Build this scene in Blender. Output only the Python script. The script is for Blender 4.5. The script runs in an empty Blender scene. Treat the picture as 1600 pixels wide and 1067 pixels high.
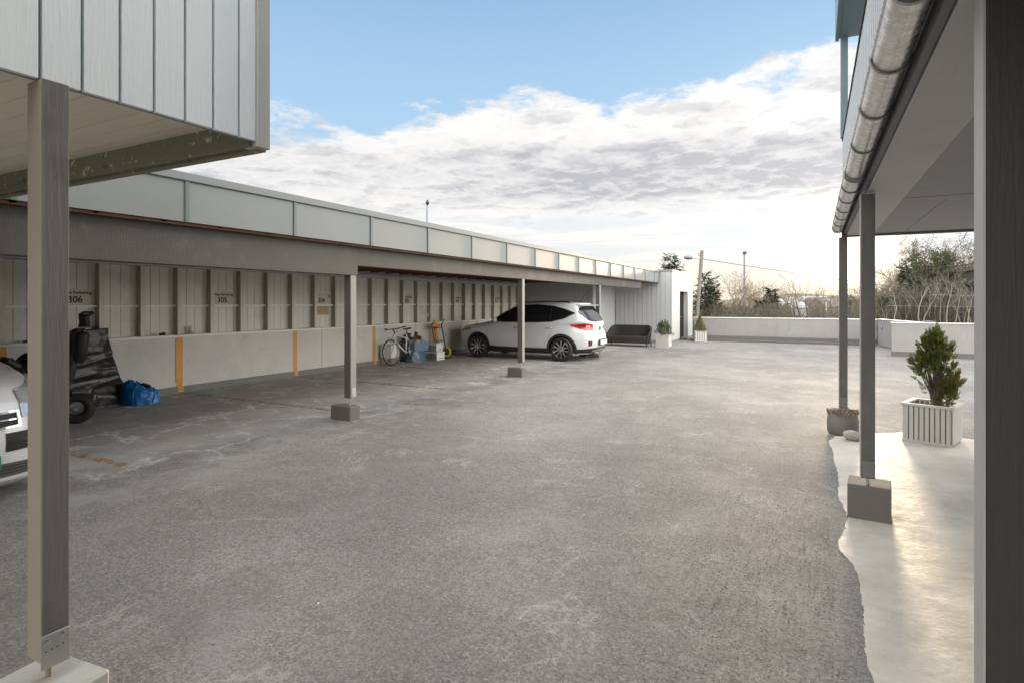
import bpy, bmesh, math, random
from mathutils import Vector, Matrix, noise
PI=math.pi; R=math.radians
scene=bpy.context.scene; C=scene.collection
TH=R(27.72); FS=math.sin(TH); FC=math.cos(TH); CAMH=1.65

# ------------------------------------------------------------------ mesh helpers
class MB:
    def __init__(s): s.v=[]; s.f=[]; s.m=[]
    def add(s,vs,fs,mi=0):
        n=len(s.v); s.v+= [tuple(p) for p in vs]
        for f in fs: s.f.append(tuple(i+n for i in f)); s.m.append(mi)
    def box(s,x0,x1,y0,y1,z0,z1,mi=0):
        if x0>x1: x0,x1=x1,x0
        if y0>y1: y0,y1=y1,y0
        vs=[(x0,y0,z0),(x1,y0,z0),(x1,y1,z0),(x0,y1,z0),(x0,y0,z1),(x1,y0,z1),(x1,y1,z1),(x0,y1,z1)]
        s.add(vs,[(3,2,1,0),(4,5,6,7),(0,1,5,4),(1,2,6,5),(2,3,7,6),(3,0,4,7)],mi)
    def obox(s,c,sx,sy,sz,rz=0,rx=0,ry=0,mi=0,taper=1.0):
        M=Matrix.Rotation(rz,3,'Z')@Matrix.Rotation(ry,3,'Y')@Matrix.Rotation(rx,3,'X')
        vs=[]
        for z in (-.5,.5):
            t=1 if z<0 else taper
            for x,y in ((-.5,-.5),(.5,-.5),(.5,.5),(-.5,.5)):
                vs.append(M@Vector((x*sx*t,y*sy*t,z*sz))+Vector(c))
        s.add(vs,[(3,2,1,0),(4,5,6,7),(0,1,5,4),(1,2,6,5),(2,3,7,6),(3,0,4,7)],mi)
    def tube(s,pts,r,n=8,cap=True,mi=0):
        pts=[Vector(p) for p in pts]; rs=r if isinstance(r,(list,tuple)) else [r]*len(pts)
        rings=[]; up=None
        for i,p in enumerate(pts):
            a=pts[max(i-1,0)]; b=pts[min(i+1,len(pts)-1)]; d=(b-a)
            if d.length<1e-9: d=Vector((0,0,1))
            d.normalize()
            if up is None: up=Vector((0,0,1)) if abs(d.z)<.9 else Vector((1,0,0))
            u=d.cross(up)
            if u.length<1e-6: u=d.cross(Vector((0,1,0.1)))
            u.normalize(); w=u.cross(d); up=w
            rings.append([p+(u*math.cos(2*PI*k/n)+w*math.sin(2*PI*k/n))*rs[i] for k in range(n)])
        vs=[q for g in rings for q in g]; fs=[]
        for i in range(len(pts)-1):
            for k in range(n): fs.append((i*n+k,i*n+(k+1)%n,(i+1)*n+(k+1)%n,(i+1)*n+k))
        if cap: fs.append(tuple(range(n-1,-1,-1))); fs.append(tuple((len(pts)-1)*n+k for k in range(n)))
        s.add(vs,fs,mi)
    def lathe(s,prof,M=None,n=32,mi=0,closed=False):
        # prof: (r,z) about local Z, transformed by M
        M=M or Matrix.Identity(4); vs=[]; fs=[]
        for r,z in prof:
            for k in range(n): vs.append(M@Vector((r*math.cos(2*PI*k/n),r*math.sin(2*PI*k/n),z)))
        P=len(prof)
        for i in range(P if closed else P-1):
            j=(i+1)%P
            for k in range(n): fs.append((i*n+k,i*n+(k+1)%n,j*n+(k+1)%n,j*n+k))
        s.add(vs,fs,mi)
    def prism(s,poly,fn,mi=0):
        # poly 2-D list; fn(u,v,side) -> 3-D, side 0/1
        n=len(poly); vs=[fn(u,v,0) for u,v in poly]+[fn(u,v,1) for u,v in poly]
        fs=[tuple(range(n-1,-1,-1)),tuple(range(n,2*n))]+[(i,(i+1)%n,n+(i+1)%n,n+i) for i in range(n)]
        s.add(vs,fs,mi)
    def grid(s,fn,nu,nv,mi=0):
        vs=[fn(i/nu,j/nv) for i in range(nu+1) for j in range(nv+1)]
        fs=[(i*(nv+1)+j,(i+1)*(nv+1)+j,(i+1)*(nv+1)+j+1,i*(nv+1)+j+1) for i in range(nu) for j in range(nv)]
        s.add(vs,fs,mi)
    def build(s,name,mats,parent=None,smooth=False,bevel=0,loc=(0,0,0),fix=True,seg=1):
        me=bpy.data.meshes.new(name); me.from_pydata(s.v,[],s.f); 
        mats=mats if isinstance(mats,(list,tuple)) else [mats]
        for m in mats: me.materials.append(m)
        if len(mats)>1: me.polygons.foreach_set('material_index',s.m)
        me.update()
        if fix:
            bm=bmesh.new(); bm.from_mesh(me); bmesh.ops.recalc_face_normals(bm,faces=bm.faces[:]); bm.to_mesh(me); bm.free()
        o=bpy.data.objects.new(name,me); C.objects.link(o); o.location=loc
        if smooth:
            for p in me.polygons: p.use_smooth=True
            if smooth!='all':
                try: me.set_sharp_from_angle(angle=R(38))
                except Exception: pass
        if bevel:
            b=o.modifiers.new('b','BEVEL'); b.width=bevel; b.segments=seg; b.limit_method='ANGLE'; b.angle_limit=R(40)
        if parent: o.parent=parent
        return o
def thing(name,label,cat,loc=(0,0,0),rz=0,group=None):
    o=bpy.data.objects.new(name,None); C.objects.link(o); o.location=loc; o.rotation_euler=(0,0,rz); o.empty_display_size=.2
    o['label']=label; o['category']=cat
    if group: o['group']=group
    return o
def tag(o,label,cat,group=None):
    o['label']=label; o['category']=cat
    if group: o['group']=group
    return o
def struct(o,kind='structure'): o['kind']=kind; return o
def dup(root,loc,rz=None,label=None,scale=None):
    r=root.copy(); C.objects.link(r); r.location=loc
    if rz is not None: r.rotation_euler=(0,0,rz)
    if scale: r.scale=(scale,)*3
    if label: r['label']=label
    for ch in list(root.children):
        c=ch.copy(); C.objects.link(c); c.parent=r
        for g in ch.children:
            d=g.copy(); C.objects.link(d); d.parent=c
    return r
def onD(px,py,d):
    r=(px-800)/900*d; return Vector((r*FC-d*FS, r*FS+d*FC, CAMH-(py-473)*d/900))

# ------------------------------------------------------------------ materials
class NT:
    def __init__(s,name):
        s.mat=bpy.data.materials.new(name); s.mat.use_nodes=True; s.t=s.mat.node_tree; s.n=s.t.nodes; s.l=s.t.links
        s.p=s.n['Principled BSDF']; s.out=s.n['Material Output']
        s.tc=s.n.new('ShaderNodeTexCoord')
    def link(s,a,b): s.l.new(a,b)
    def val(s,x,sock):
        if isinstance(x,(int,float)): sock.default_value=x
        elif isinstance(x,(tuple,list)): sock.default_value=tuple(x) if len(x)==4 or len(sock.default_value)==3 else (*x,1)
        else: s.l.new(x,sock)
    def noise(s,scale,detail=4,rough=.55,vec=None,dist=0,out=0,stretch=None):
        v=vec or s.tc.outputs['Object']
        if stretch:
            m=s.n.new('ShaderNodeMapping'); m.inputs['Scale'].default_value=stretch; s.l.new(v,m.inputs[0]); v=m.outputs[0]
        n=s.n.new('ShaderNodeTexNoise'); n.inputs['Scale'].default_value=scale; n.inputs['Detail'].default_value=detail
        n.inputs['Roughness'].default_value=rough; n.inputs['Distortion'].default_value=dist; s.l.new(v,n.inputs['Vector']); return n.outputs[out]
    def vor(s,scale,feature='F1',vec=None,out=0,rnd=1):
        n=s.n.new('ShaderNodeTexVoronoi'); n.feature=feature; n.inputs['Scale'].default_value=scale; n.inputs['Randomness'].default_value=rnd
        s.l.new(vec or s.tc.outputs['Object'],n.inputs['Vector']); return n.outputs[out]
    def ramp(s,x,a,b,lo=0,hi=1,smooth=True):
        n=s.n.new('ShaderNodeMapRange'); n.interpolation_type='SMOOTHSTEP' if smooth else 'LINEAR'
        n.inputs['From Min'].default_value=a; n.inputs['From Max'].default_value=b; n.inputs['To Min'].default_value=lo; n.inputs['To Max'].default_value=hi
        s.l.new(x,n.inputs[0]); return n.outputs[0]
    def math(s,op,a,b=0,c=0):
        n=s.n.new('ShaderNodeMath'); n.operation=op; s.val(a,n.inputs[0]); s.val(b,n.inputs[1]); s.val(c,n.inputs[2]); return n.outputs[0]
    def mix(s,f,a,b,mode='MIX'):
        n=s.n.new('ShaderNodeMix'); n.data_type='RGBA'; n.blend_type=mode; s.val(f,n.inputs[0]); s.val(a,n.inputs[6]); s.val(b,n.inputs[7]); return n.outputs[2]
    def bump(s,h,strength=.3,dist=.01,normal=None):
        n=s.n.new('ShaderNodeBump'); n.inputs['Strength'].default_value=strength; n.inputs['Distance'].default_value=dist; s.l.new(h,n.inputs['Height'])
        if normal: s.l.new(normal,n.inputs['Normal'])
        return n.outputs[0]
    def sep(s,v=None):
        n=s.n.new('ShaderNodeSeparateXYZ'); s.l.new(v or s.tc.outputs['Object'],n.inputs[0]); return n.outputs
    def fin(s,col,rough=.6,metal=0,normal=None,spec=None):
        s.val(col,s.p.inputs['Base Color']); s.val(rough,s.p.inputs['Roughness']); s.p.inputs['Metallic'].default_value=metal
        if normal: s.l.new(normal,s.p.inputs['Normal'])
        if spec is not None: s.p.inputs['Specular IOR Level'].default_value=spec
        return s.mat
def simple(name,col,rough=.5,metal=0,var=.15,scale=6,bump=.15,bscale=60,stretch=None,dirt=None,spec=None,coat=0):
    t=NT(name); n1=t.noise(scale,5,.6,stretch=stretch); n2=t.noise(scale*.3,3)
    f=t.math('MULTIPLY_ADD',t.math('ADD',n1,n2),var,1-var)
    c=t.mix(1,(*col,1),f,'MULTIPLY')
    if dirt: c=t.mix(t.ramp(t.noise(dirt[1],6,.65),.55,.75,0,dirt[2]),c,(*dirt[0],1))
    nb=t.noise(bscale,3,stretch=stretch); m=t.fin(c,rough,metal,t.bump(nb,bump,.004) if bump else None,spec)
    if coat: t.p.inputs['Coat Weight'].default_value=coat; t.p.inputs['Coat Roughness'].default_value=.04
    return m
def glass(name,col=(.01,.012,.014),rough=.03):
    t=NT(name); return t.fin((*col,1),rough,0,None,.7)

def mat_asphalt():
    t=NT('asphalt'); xyz=t.sep()
    base=t.mix(t.ramp(t.noise(.35,7,.65),.36,.64),(.158,.155,.150,1),(.226,.221,.213,1))
    ag=t.noise(110,2,.6); ag2=t.noise(62,5,.75)
    ce=t.sep(t.vor(105,'F1',out=1))[0]; ce2=t.sep(t.vor(62,'F1',out=1))[1]
    base=t.mix(1,base,t.mix(ce,(.66,.655,.65,1),(1.36,1.35,1.33,1)),'MULTIPLY')
    base=t.mix(1,base,t.mix(t.ramp(ce2,0,1,0,1,False),(.82,.81,.80,1),(1.18,1.18,1.17,1)),'MULTIPLY')
    base=t.mix(t.ramp(ag2,.56,.68,0,.55),base,(.085,.08,.075,1))
    st=t.vor(70,'F1'); base=t.mix(t.math('MULTIPLY',t.ramp(st,.10,.2,1,0),t.ramp(t.noise(9,4,.7),.5,.6)),base,(.50,.49,.47,1))
    w=t.noise(.9,8,.7,dist=.4); base=t.mix(t.ramp(w,.48,.70,0,.42),base,(.29,.283,.272,1))
    w2=t.noise(.55,7,.66,stretch=(1,.6,1)); base=t.mix(t.ramp(w2,.50,.66,0,.4),base,(.13,.122,.112,1))
    w3=t.noise(3.2,6,.72,stretch=(.5,1.3,1)); base=t.mix(t.ramp(w3,.56,.74,0,.35),base,(.32,.312,.30,1)); base=t.mix(t.ramp(w3,.45,.28,0,.35),base,(.12,.11,.10,1))
    for sc_,th_,am in ((5,.010,.8),(2.3,.007,.8)):
        sc=t.noise(sc_,8,.7,dist=1.3,stretch=(1,.5,1)); base=t.mix(t.math('MULTIPLY',t.ramp(t.math('ABSOLUTE',t.math('SUBTRACT',sc,.5)),0,th_,1,0),t.ramp(t.noise(1.3,4,.6,vec=None,stretch=(1,1,sc_)),.53,.62,0,am)),base,(.46,.45,.43,1))
    nv=t.n.new('ShaderNodeTexNoise'); nv.inputs['Scale'].default_value=2.6; nv.inputs['Detail'].default_value=8; nv.inputs['Roughness'].default_value=.65
    t.link(t.tc.outputs['Object'],nv.inputs['Vector'])
    wv=t.n.new('ShaderNodeVectorMath'); wv.operation='MULTIPLY_ADD'; t.link(nv.outputs['Color'],wv.inputs[0]); wv.inputs[1].default_value=(.6,.6,0); t.link(t.tc.outputs['Object'],wv.inputs[2])
    ck=t.vor(.5,'DISTANCE_TO_EDGE',wv.outputs[0]); cm=t.math('MULTIPLY',t.ramp(ck,0,.006,1,0),t.ramp(t.noise(1.1,4,.6),.52,.62,0,.42))
    base=t.mix(cm,base,(.50,.47,.42,1))
    ck2=t.vor(.9,'DISTANCE_TO_EDGE',wv.outputs[0]); cm2=t.math('MULTIPLY',t.ramp(ck2,0,.004,1,0),t.ramp(t.noise(.9,3,.5,dist=.3),.60,.66,0,.6))
    base=t.mix(cm2,base,(.06,.055,.05,1))
    # under the carport: floor colour lightened to offset the shade; lime bloom, rust
    under=t.ramp(xyz[0],-6.6,-5.9,1,0)
    base=t.mix(t.math('MULTIPLY',under,t.ramp(t.noise(1.4,7,.7),.35,.65,.85,.4)),base,(.47,.455,.43,1))
    lb=t.vor(1.5,'DISTANCE_TO_EDGE',wv.outputs[0]); lm=t.math('MULTIPLY',t.ramp(lb,0,.07,1,0),t.ramp(t.noise(1.1,5,.7),.45,.6,0,.95))
    lm=t.math('MULTIPLY',lm,t.ramp(xyz[0],-6.4,-5.2,1,0)); lm=t.math('MULTIPLY',lm,t.ramp(t.noise(14,5,.7),.36,.6))
    base=t.mix(lm,base,(.80,.80,.78,1))
    nearpost=t.math('MULTIPLY',t.ramp(t.math('ABSOLUTE',t.math('ADD',xyz[0],6.0)),.3,1.3,1,0),t.ramp(t.noise(1.6,7,.75),.42,.66,0,.55))
    base=t.mix(nearpost,base,(.42,.42,.41,1))
    rs=t.math('MULTIPLY',t.ramp(xyz[0],-6.0,-5.2,1,0),t.ramp(t.noise(1.9,5,.7,dist=.5),.62,.72,0,.5)); base=t.mix(rs,base,(.36,.22,.09,1))
    rough=t.ramp(w,.3,.8,.84,.70)
    h=t.math('ADD',t.math('MULTIPLY',ce,.55),t.math('ADD',t.math('MULTIPLY',ag2,.9),t.math('MULTIPLY',t.noise(6,3),.9)))
    return t.fin(base,rough,0,t.bump(h,.6,.012),.35)
def mat_apron():
    t=NT('white_deck_coating')
    b=t.mix(t.ramp(t.noise(1.1,7,.68),.35,.65),(.43,.395,.335,1),(.60,.56,.49,1))
    sc=t.noise(3,8,.72,dist=.9,stretch=(.8,2.2,1)); b=t.mix(t.math('MULTIPLY',t.ramp(t.math('ABSOLUTE',t.math('SUBTRACT',sc,.5)),0,.007,1,0),t.ramp(t.noise(1.5,3),.48,.6,0,.55)),b,(.17,.15,.13,1))
    b=t.mix(t.ramp(t.noise(60,3,.6),.66,.74,0,.6),b,(.15,.13,.11,1))
    b=t.mix(t.ramp(t.noise(2.6,8,.75),.54,.72,0,.5),b,(.27,.245,.215,1))
    h=t.math('ADD',t.math('MULTIPLY',t.noise(1.6,4,.6),2.0),t.math('ADD',t.math('MULTIPLY',t.noise(16,6,.7),.45),t.math('MULTIPLY',t.noise(110,3),.10)))
    return t.fin(b,t.ramp(t.noise(5,5,.7),.3,.7,.46,.66),0,t.bump(h,.33,.018),.45)
def mat_wallconc(name,c0,c1,stain=(.30,.25,.17),rough=.75):
    t=NT(name); b=t.mix(t.noise(1.2,7,.62,stretch=(1,1,.6)),(*c0,1),(*c1,1))
    b=t.mix(t.ramp(t.noise(2.5,7,.7),.55,.75,0,.5),b,(*stain,1))
    b=t.mix(t.ramp(t.noise(30,4,.7),.6,.8,0,.35),b,(.14,.13,.11,1))
    b=t.mix(t.ramp(t.noise(.8,7,.7),.5,.66,0,.35),b,(c0[0]*.80,c0[1]*.81,c0[2]*.9,1)); b=t.mix(t.ramp(t.noise(1.9,8,.75,dist=.6),.60,.66,0,.4),b,(min(c1[0]*1.12,.85),min(c1[1]*1.1,.85),min(c1[2]*1.05,.83),1))
    h=t.math('ADD',t.noise(9,6,.7),t.math('MULTIPLY',t.noise(90,3),.4))
    return t.fin(b,rough,0,t.bump(h,.35,.006))
def mat_board(name,c0,c1,stretch=(6,6,.25),bump=.35,rough=.55,grime=None,zdark=None):
    t=NT(name); b=t.mix(t.noise(1.0,5,.6,stretch=(2,2,.5)),(*c0,1),(*c1,1))
    g=t.noise(9,6,.7,stretch=stretch,dist=.5)
    b=t.mix(t.ramp(g,.56,.72,0,.18),b,(c0[0]*.45,c0[1]*.43,c0[2]*.4,1))
    if grime: b=t.mix(t.ramp(t.noise(1.7,7,.7),.5,.72,0,grime[1]),b,(*grime[0],1))
    n2=t.noise(26,3,stretch=(3,3,.4))
    return t.fin(b,rough,0,t.bump(t.math('ADD',g,n2),bump,.004))
M={}
M['asphalt']=mat_asphalt(); M['apron']=mat_apron()
M['conc']=mat_wallconc('painted_concrete',(.56,.555,.52),(.70,.69,.65),(.36,.33,.26))
M['concdark']=mat_wallconc('grey_plinth',(.16,.17,.165),(.24,.25,.24))
M['parapet']=mat_wallconc('parapet_panel',(.25,.245,.24),(.31,.305,.295),(.23,.215,.20))
M['kerb']=mat_wallconc('brown_grey_kerb',(.10,.095,.088),(.15,.143,.133),(.08,.07,.06))
M['footing']=mat_wallconc('footing_concrete',(.11,.105,.098),(.17,.162,.15),(.08,.07,.05))
M['footlight']=mat_wallconc('weathered_concrete',(.34,.34,.31),(.46,.46,.43),(.24,.26,.18))
M['board']=mat_board('blue_white_boards',(.70,.745,.77),(.80,.84,.86),bump=.8)
M['groove']=simple('groove_shadow_gap',(.20,.26,.27),.6)
M['shedboard']=mat_board('shed_boards',(.36,.37,.375),(.45,.46,.46),grime=((.45,.44,.42),.25))
M['shedgrey']=mat_board('storage_boards',(.36,.36,.35),(.46,.46,.45),grime=((.25,.24,.22),.3))
M['carboard']=mat_board('carport_boards',(.66,.64,.575),(.78,.76,.69),grime=((.46,.45,.44),.5))
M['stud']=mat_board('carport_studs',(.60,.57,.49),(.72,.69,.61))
M['studside']=mat_board('stud_shaded_side',(.33,.29,.22),(.43,.39,.31))  # brownish stud sides, with their shade painted into the darker colour
M['sill']=mat_board('sill_board',(.78,.77,.72),(.86,.85,.80),stretch=(6,.3,6))
M['plate']=mat_board('top_plate',(.45,.45,.46),(.55,.55,.56),stretch=(6,.3,6))
M['beam']=mat_board('beam_brown_grey',(.046,.042,.037),(.078,.071,.063),stretch=(6,.25,6),grime=((.14,.13,.115),.5))
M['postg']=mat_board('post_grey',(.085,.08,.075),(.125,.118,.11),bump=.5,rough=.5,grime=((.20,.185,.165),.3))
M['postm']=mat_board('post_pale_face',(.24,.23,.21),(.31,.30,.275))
M['postgl']=mat_board('post_grey_worn',(.13,.124,.12),(.18,.172,.166),bump=.5,grime=((.06,.052,.045),.5))
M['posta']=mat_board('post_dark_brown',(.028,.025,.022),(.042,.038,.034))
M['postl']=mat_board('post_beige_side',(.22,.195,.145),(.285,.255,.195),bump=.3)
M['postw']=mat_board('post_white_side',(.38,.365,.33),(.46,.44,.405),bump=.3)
M['soffit']=mat_board('beige_soffit',(.74,.68,.55),(.84,.78,.65),stretch=(.25,6,6),bump=.2)
M['soffitR']=simple('pale_soffit_panel',(.32,.315,.31),.7,var=.12,bump=.15,bscale=120)
M['soffitB']=mat_board('soffit_border_board',(.40,.395,.385),(.48,.475,.465),stretch=(6,.25,6),grime=((.34,.34,.34),.35))
def mat_peel():
    t=NT('peeling_olive_metal'); b=t.mix(t.noise(3,6,.65),(.17,.165,.115,1),(.24,.23,.17,1))
    b=t.mix(t.ramp(t.noise(16,5,.7),.60,.66,0,1),b,(.62,.60,.52,1)); b=t.mix(t.ramp(t.noise(7,6,.75),.6,.66,0,.8),b,(.09,.07,.05,1))
    return t.fin(b,.6,.1,t.bump(t.noise(30,5,.7),.4,.004))
M['peel']=mat_peel()
M['fascia']=simple('fascia_sheet',(.20,.218,.216),.42,.0,var=.07,scale=1.2,bump=.05,bscale=200)
M['cap']=simple('metal_capping',(.19,.21,.21),.5,.2,var=.06,scale=2,bump=.03)
M['batten']=simple('fascia_joint_strip',(.13,.16,.165),.45,.2,bump=0)
def mat_wood(name,c0,c1,stretch=(.3,6,6)):
    t=NT(name); g=t.noise(5,6,.7,stretch=stretch,dist=.6); return t.fin(t.mix(g,(*c0,1),(*c1,1)),.75,0,t.bump(g,.3,.004))
M['rafter']=mat_wood('rafter_wood',(.06,.028,.014),(.20,.10,.055))
M['orange']=simple('orange_paint',(.66,.30,.06),.6,var=.35,scale=5,dirt=((.55,.50,.40),22,.9))
M['orangef']=None
def mat_line():
    t=NT('worn_orange_line'); n=t.noise(7,6,.75); t.fin((.46,.27,.11,1),.7,0,t.bump(t.noise(130,3),.4,.006))
    a=t.ramp(n,.45,.62,0,.62); t.val(a,t.p.inputs['Alpha']); return t.mat
M['orangef']=mat_line()
M['galv']=simple('galvanised_steel',(.52,.52,.50),.38,.85,var=.14,scale=14,bump=.12,bscale=90)
def mat_gutter():
    t=NT('zinc_gutter'); f=t.vor(55,'F1',out=1); b=t.mix(t.noise(8,5,.7),(.52,.515,.50,1),(.78,.77,.75,1)); b=t.mix(t.ramp(t.sep(f)[0],0,1,0,.3),b,(.25,.25,.24,1))
    return t.fin(b,t.ramp(t.noise(25,4),.3,.7,.24,.42),.9,t.bump(t.noise(60,4,.7,stretch=(1,1,1)),.12,.004))
M['gutter']=mat_gutter()
M['bracket']=simple('gutter_bracket_steel',(.36,.36,.35),.4,.8)
M['rightsid']=mat_board('pale_siding',(.44,.46,.48),(.55,.57,.59))
M['dark']=simple('black_gap',(.012,.012,.012),.7,bump=0)
M['black']=simple('black_plastic',(.018,.018,.019),.42,var=.1,bump=.1)
M['rubber']=simple('rubber',(.022,.021,.02),.7,bump=.3,bscale=120)
M['tarp']=simple('black_tarpaulin',(.03,.03,.032),.38,var=.2,scale=3,bump=.3,bscale=18)
M['seat']=simple('black_upholstery',(.012,.012,.013),.55)
M['blue']=simple('blue_woven_plastic',(.008,.16,.46),.35,var=.3,scale=9,bump=.5,bscale=22)
M['white']=simple('white_car_paint',(.60,.61,.625),.22,0,var=.02,bump=0,coat=.8)
M['glass']=glass('dark_car_glass'); 
M['chrome']=simple('chrome',(.65,.65,.66),.12,1,bump=0)
M['alloy']=simple('alloy',(.55,.53,.51),.25,.9,bump=0)
M['redl']=simple('tail_lamp_red',(.50,.012,.012),.08,var=.3,scale=12,bump=0,coat=1)
M['lensd']=simple('smoked_lamp_lens',(.10,.11,.12),.06,.4,var=.5,scale=20,bump=.4,bscale=30,coat=1)
M['lens']=simple('clear_lamp_lens',(.52,.57,.62),.06,.5,var=.5,scale=16,bump=.5,bscale=26,coat=1)
M['plate']=M['plate']
M['numplate']=simple('number_plate_white',(.75,.74,.72),.35,bump=0)
M['green']=simple('green_plate',(.0,.22,.13),.35,bump=0)
M['ink']=simple('black_ink',(.02,.02,.02),.6,bump=0)
M['signb']=simple('sign_board',(.60,.58,.51),.6,var=.1,scale=5,dirt=((.40,.37,.30),5,.5))
M['barewood']=mat_wood('bare_yellow_wood',(.30,.15,.04),(.62,.52,.36),(9,9,.4))
M['rattan']=simple('brown_rattan',(.034,.028,.024),.85,var=.3,scale=40,bump=.9,bscale=60)
M['planter']=mat_board('white_planter_slats',(.44,.43,.41),(.54,.53,.505),grime=((.4,.38,.34),.3))
M['soil']=simple('potting_soil',(.06,.025,.014),.95,var=.4,scale=30,bump=1,bscale=40)
M['card']=simple('grey_cardboard',(.34,.33,.31),.7); M['paper']=simple('white_cardboard',(.72,.74,.76),.6)
M['yellow']=simple('yellow_hub',(.62,.55,.03),.4)
M['crate']=simple('translucent_blue_crate',(.16,.24,.34),.3,var=.3,scale=14)
M['bluebag']=simple('slate_blue_bag',(.09,.14,.21),.35,var=.4,scale=12,bump=.6,bscale=25)
M['legwood']=mat_wood('warm_wood',(.28,.13,.05),(.45,.25,.11),(6,6,.3))
M['stone']=simple('pale_mossy_stone',(.36,.35,.31),.85,var=.4,scale=12,bump=.6,bscale=18,dirt=((.24,.26,.08),9,.9))
M['rock']=simple('lichen_rock',(.12,.115,.10),.9,var=.5,scale=9,bump=1,bscale=14,dirt=((.24,.26,.06),7,.9))
M['pot']=mat_wallconc('pot_concrete',(.13,.125,.115),(.22,.21,.19))
def mat_leaf(name,cols,rough=.6):
    t=NT(name); g=t.n.new('ShaderNodeNewGeometry'); r=g.outputs['Random Per Island']
    c=t.mix(t.ramp(r,0,1,0,1,False),(*cols[0],1),(*cols[1],1))
    c=t.mix(t.ramp(t.noise(3,3),.5,.7,0,.8),c,(*cols[2],1)); t.fin(c,rough)
    t.p.inputs['Transmission Weight'].default_value=0
    tr=t.n.new('ShaderNodeBsdfTranslucent'); t.val(c,tr.inputs[0]); ms=t.n.new('ShaderNodeMixShader'); ms.inputs[0].default_value=.3
    t.link(t.p.outputs[0],ms.inputs[1]); t.link(tr.outputs[0],ms.inputs[2]); t.link(ms.outputs[0],t.out.inputs[0]); return t.mat
M['thuja']=mat_leaf('thuja_foliage',((.05,.075,.014),(.15,.17,.03),(.20,.12,.035)))
M['spruce']=mat_leaf('spruce_needles',((.02,.034,.015),(.055,.07,.035),(.05,.05,.025)))
M['boxleaf']=mat_leaf('evergreen_leaves',((.03,.055,.02),(.085,.12,.04),(.10,.12,.05)))
M['golden']=mat_leaf('golden_conifer',((.08,.10,.02),(.16,.16,.03),(.17,.11,.03)))
M['heath']=mat_leaf('dry_heather',((.16,.10,.07),(.55,.50,.42),(.30,.24,.18)))
M['ivy']=mat_leaf('ivy_leaves',((.025,.05,.01),(.07,.10,.02),(.05,.07,.02)))
M['bark']=simple('grey_bark',(.20,.17,.13),.9,var=.3,scale=3,bump=.4,bscale=20)
M['birch']=simple('pale_birch_bark',(.23,.22,.18),.8,var=.35,scale=6,dirt=((.10,.08,.06),12,.9))
M['birchtwig']=simple('birch_twigs',(.115,.11,.085),.9,var=.3,bump=0)
M['twig']=simple('tan_twigs',(.20,.165,.12),.9,var=.3,scale=1)
M['darktwig']=simple('dark_branches',(.075,.062,.042),.9,var=.3)
def mat_terrain():
    t=NT('scrub_ground'); b=t.mix(t.noise(.12,8,.7),(.085,.07,.045,1),(.15,.13,.075,1)); b=t.mix(t.ramp(t.noise(.03,6,.7),.45,.6),b,(.075,.085,.035,1))
    b=t.mix(t.ramp(t.noise(.8,6,.7),.55,.7,0,.6),b,(.12,.085,.06,1)); return t.fin(b,.95,0,t.bump(t.noise(1.5,6,.7),.8,.2))
M['terrain']=mat_terrain()
M['roofw']=simple('pale_roof',(.38,.38,.39),.6); M['roofd']=simple('dark_roof',(.13,.11,.10),.7); M['housew']=simple('pale_house_wall',(.3,.3,.29),.7)
M['doorw']=simple('white_door',(.66,.69,.71),.4,var=.05,bump=.05); M['doord']=simple('dark_brown_door',(.02,.014,.012),.85,spec=.1)
M['winglass']=glass('dull_window_glass',(.10,.10,.09),.12)
M['polewood']=mat_wood('weathered_pole',(.12,.105,.09),(.24,.215,.185),(5,5,.2))
M['polemetal']=simple('pole_metal',(.16,.17,.18),.45,.5); M['lamp']=simple('lamp_housing',(.15,.16,.18),.4,.3)
M['wire']=simple('cable_sheath',(.16,.13,.11),.7,bump=0)
M['bluemetal']=simple('blue_grey_paint',(.20,.29,.34),.5); M['bikew']=simple('white_bike_paint',(.7,.71,.72),.3,bump=0)
M['spring']=simple('spoke_steel',(.5,.5,.5),.3,.9,bump=0)

# ------------------------------------------------------------------ camera, world, sun
cd=bpy.data.cameras.new('camera'); cam=bpy.data.objects.new('camera',cd); C.objects.link(cam)
cam.location=(0,0,CAMH); cam.rotation_euler=(PI/2,0,TH); cd.sensor_width=36; cd.lens=20.25; cd.shift_y=-60.5/1600; cd.clip_start=.05; cd.clip_end=6000
scene.camera=cam
SUN_EL=R(4.5); SUN_AZ=R(2.0)   # azimuth to the right of +Y
sdir=Vector((math.sin(SUN_AZ)*math.cos(SUN_EL),math.cos(SUN_AZ)*math.cos(SUN_EL),math.sin(SUN_EL)))
sl=bpy.data.lights.new('sun','SUN'); so=bpy.data.objects.new('sun',sl); C.objects.link(so)
sl.energy=3.4; sl.angle=R(6.0); sl.color=(1,.76,.50); so.rotation_euler=(-sdir).to_track_quat('-Z','Y').to_euler(); so.location=(0,0,30)
w=bpy.data.worlds.new('World'); scene.world=w; w.use_nodes=True
class WT(NT):
    def __init__(s,w):
        s.t=w.node_tree; s.n=s.t.nodes; s.l=s.t.links; s.tc=s.n.new('ShaderNodeTexCoord')
t=WT(w); bg=w.node_tree.nodes['Background']; D=t.tc.outputs['Generated']
sky=t.n.new('ShaderNodeTexSky'); sky.sky_type='NISHITA'; sky.sun_disc=False; sky.sun_elevation=SUN_EL; sky.sun_rotation=SUN_AZ; sky.air_density=1.0; sky.dust_density=1.0; sky.ozone_density=2.0
x,y,z=t.sep(D)
zc=t.math('MAXIMUM',z,0)
az=t.math('ARCTAN2',x,y)            # 0 at +Y, negative to the left
den=t.math('ADD',zc,.10)
cv=t.n.new('ShaderNodeCombineXYZ'); t.link(t.math('DIVIDE',x,den),cv.inputs[0]); t.link(t.math('DIVIDE',y,den),cv.inputs[1]); P=cv.outputs[0]
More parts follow.
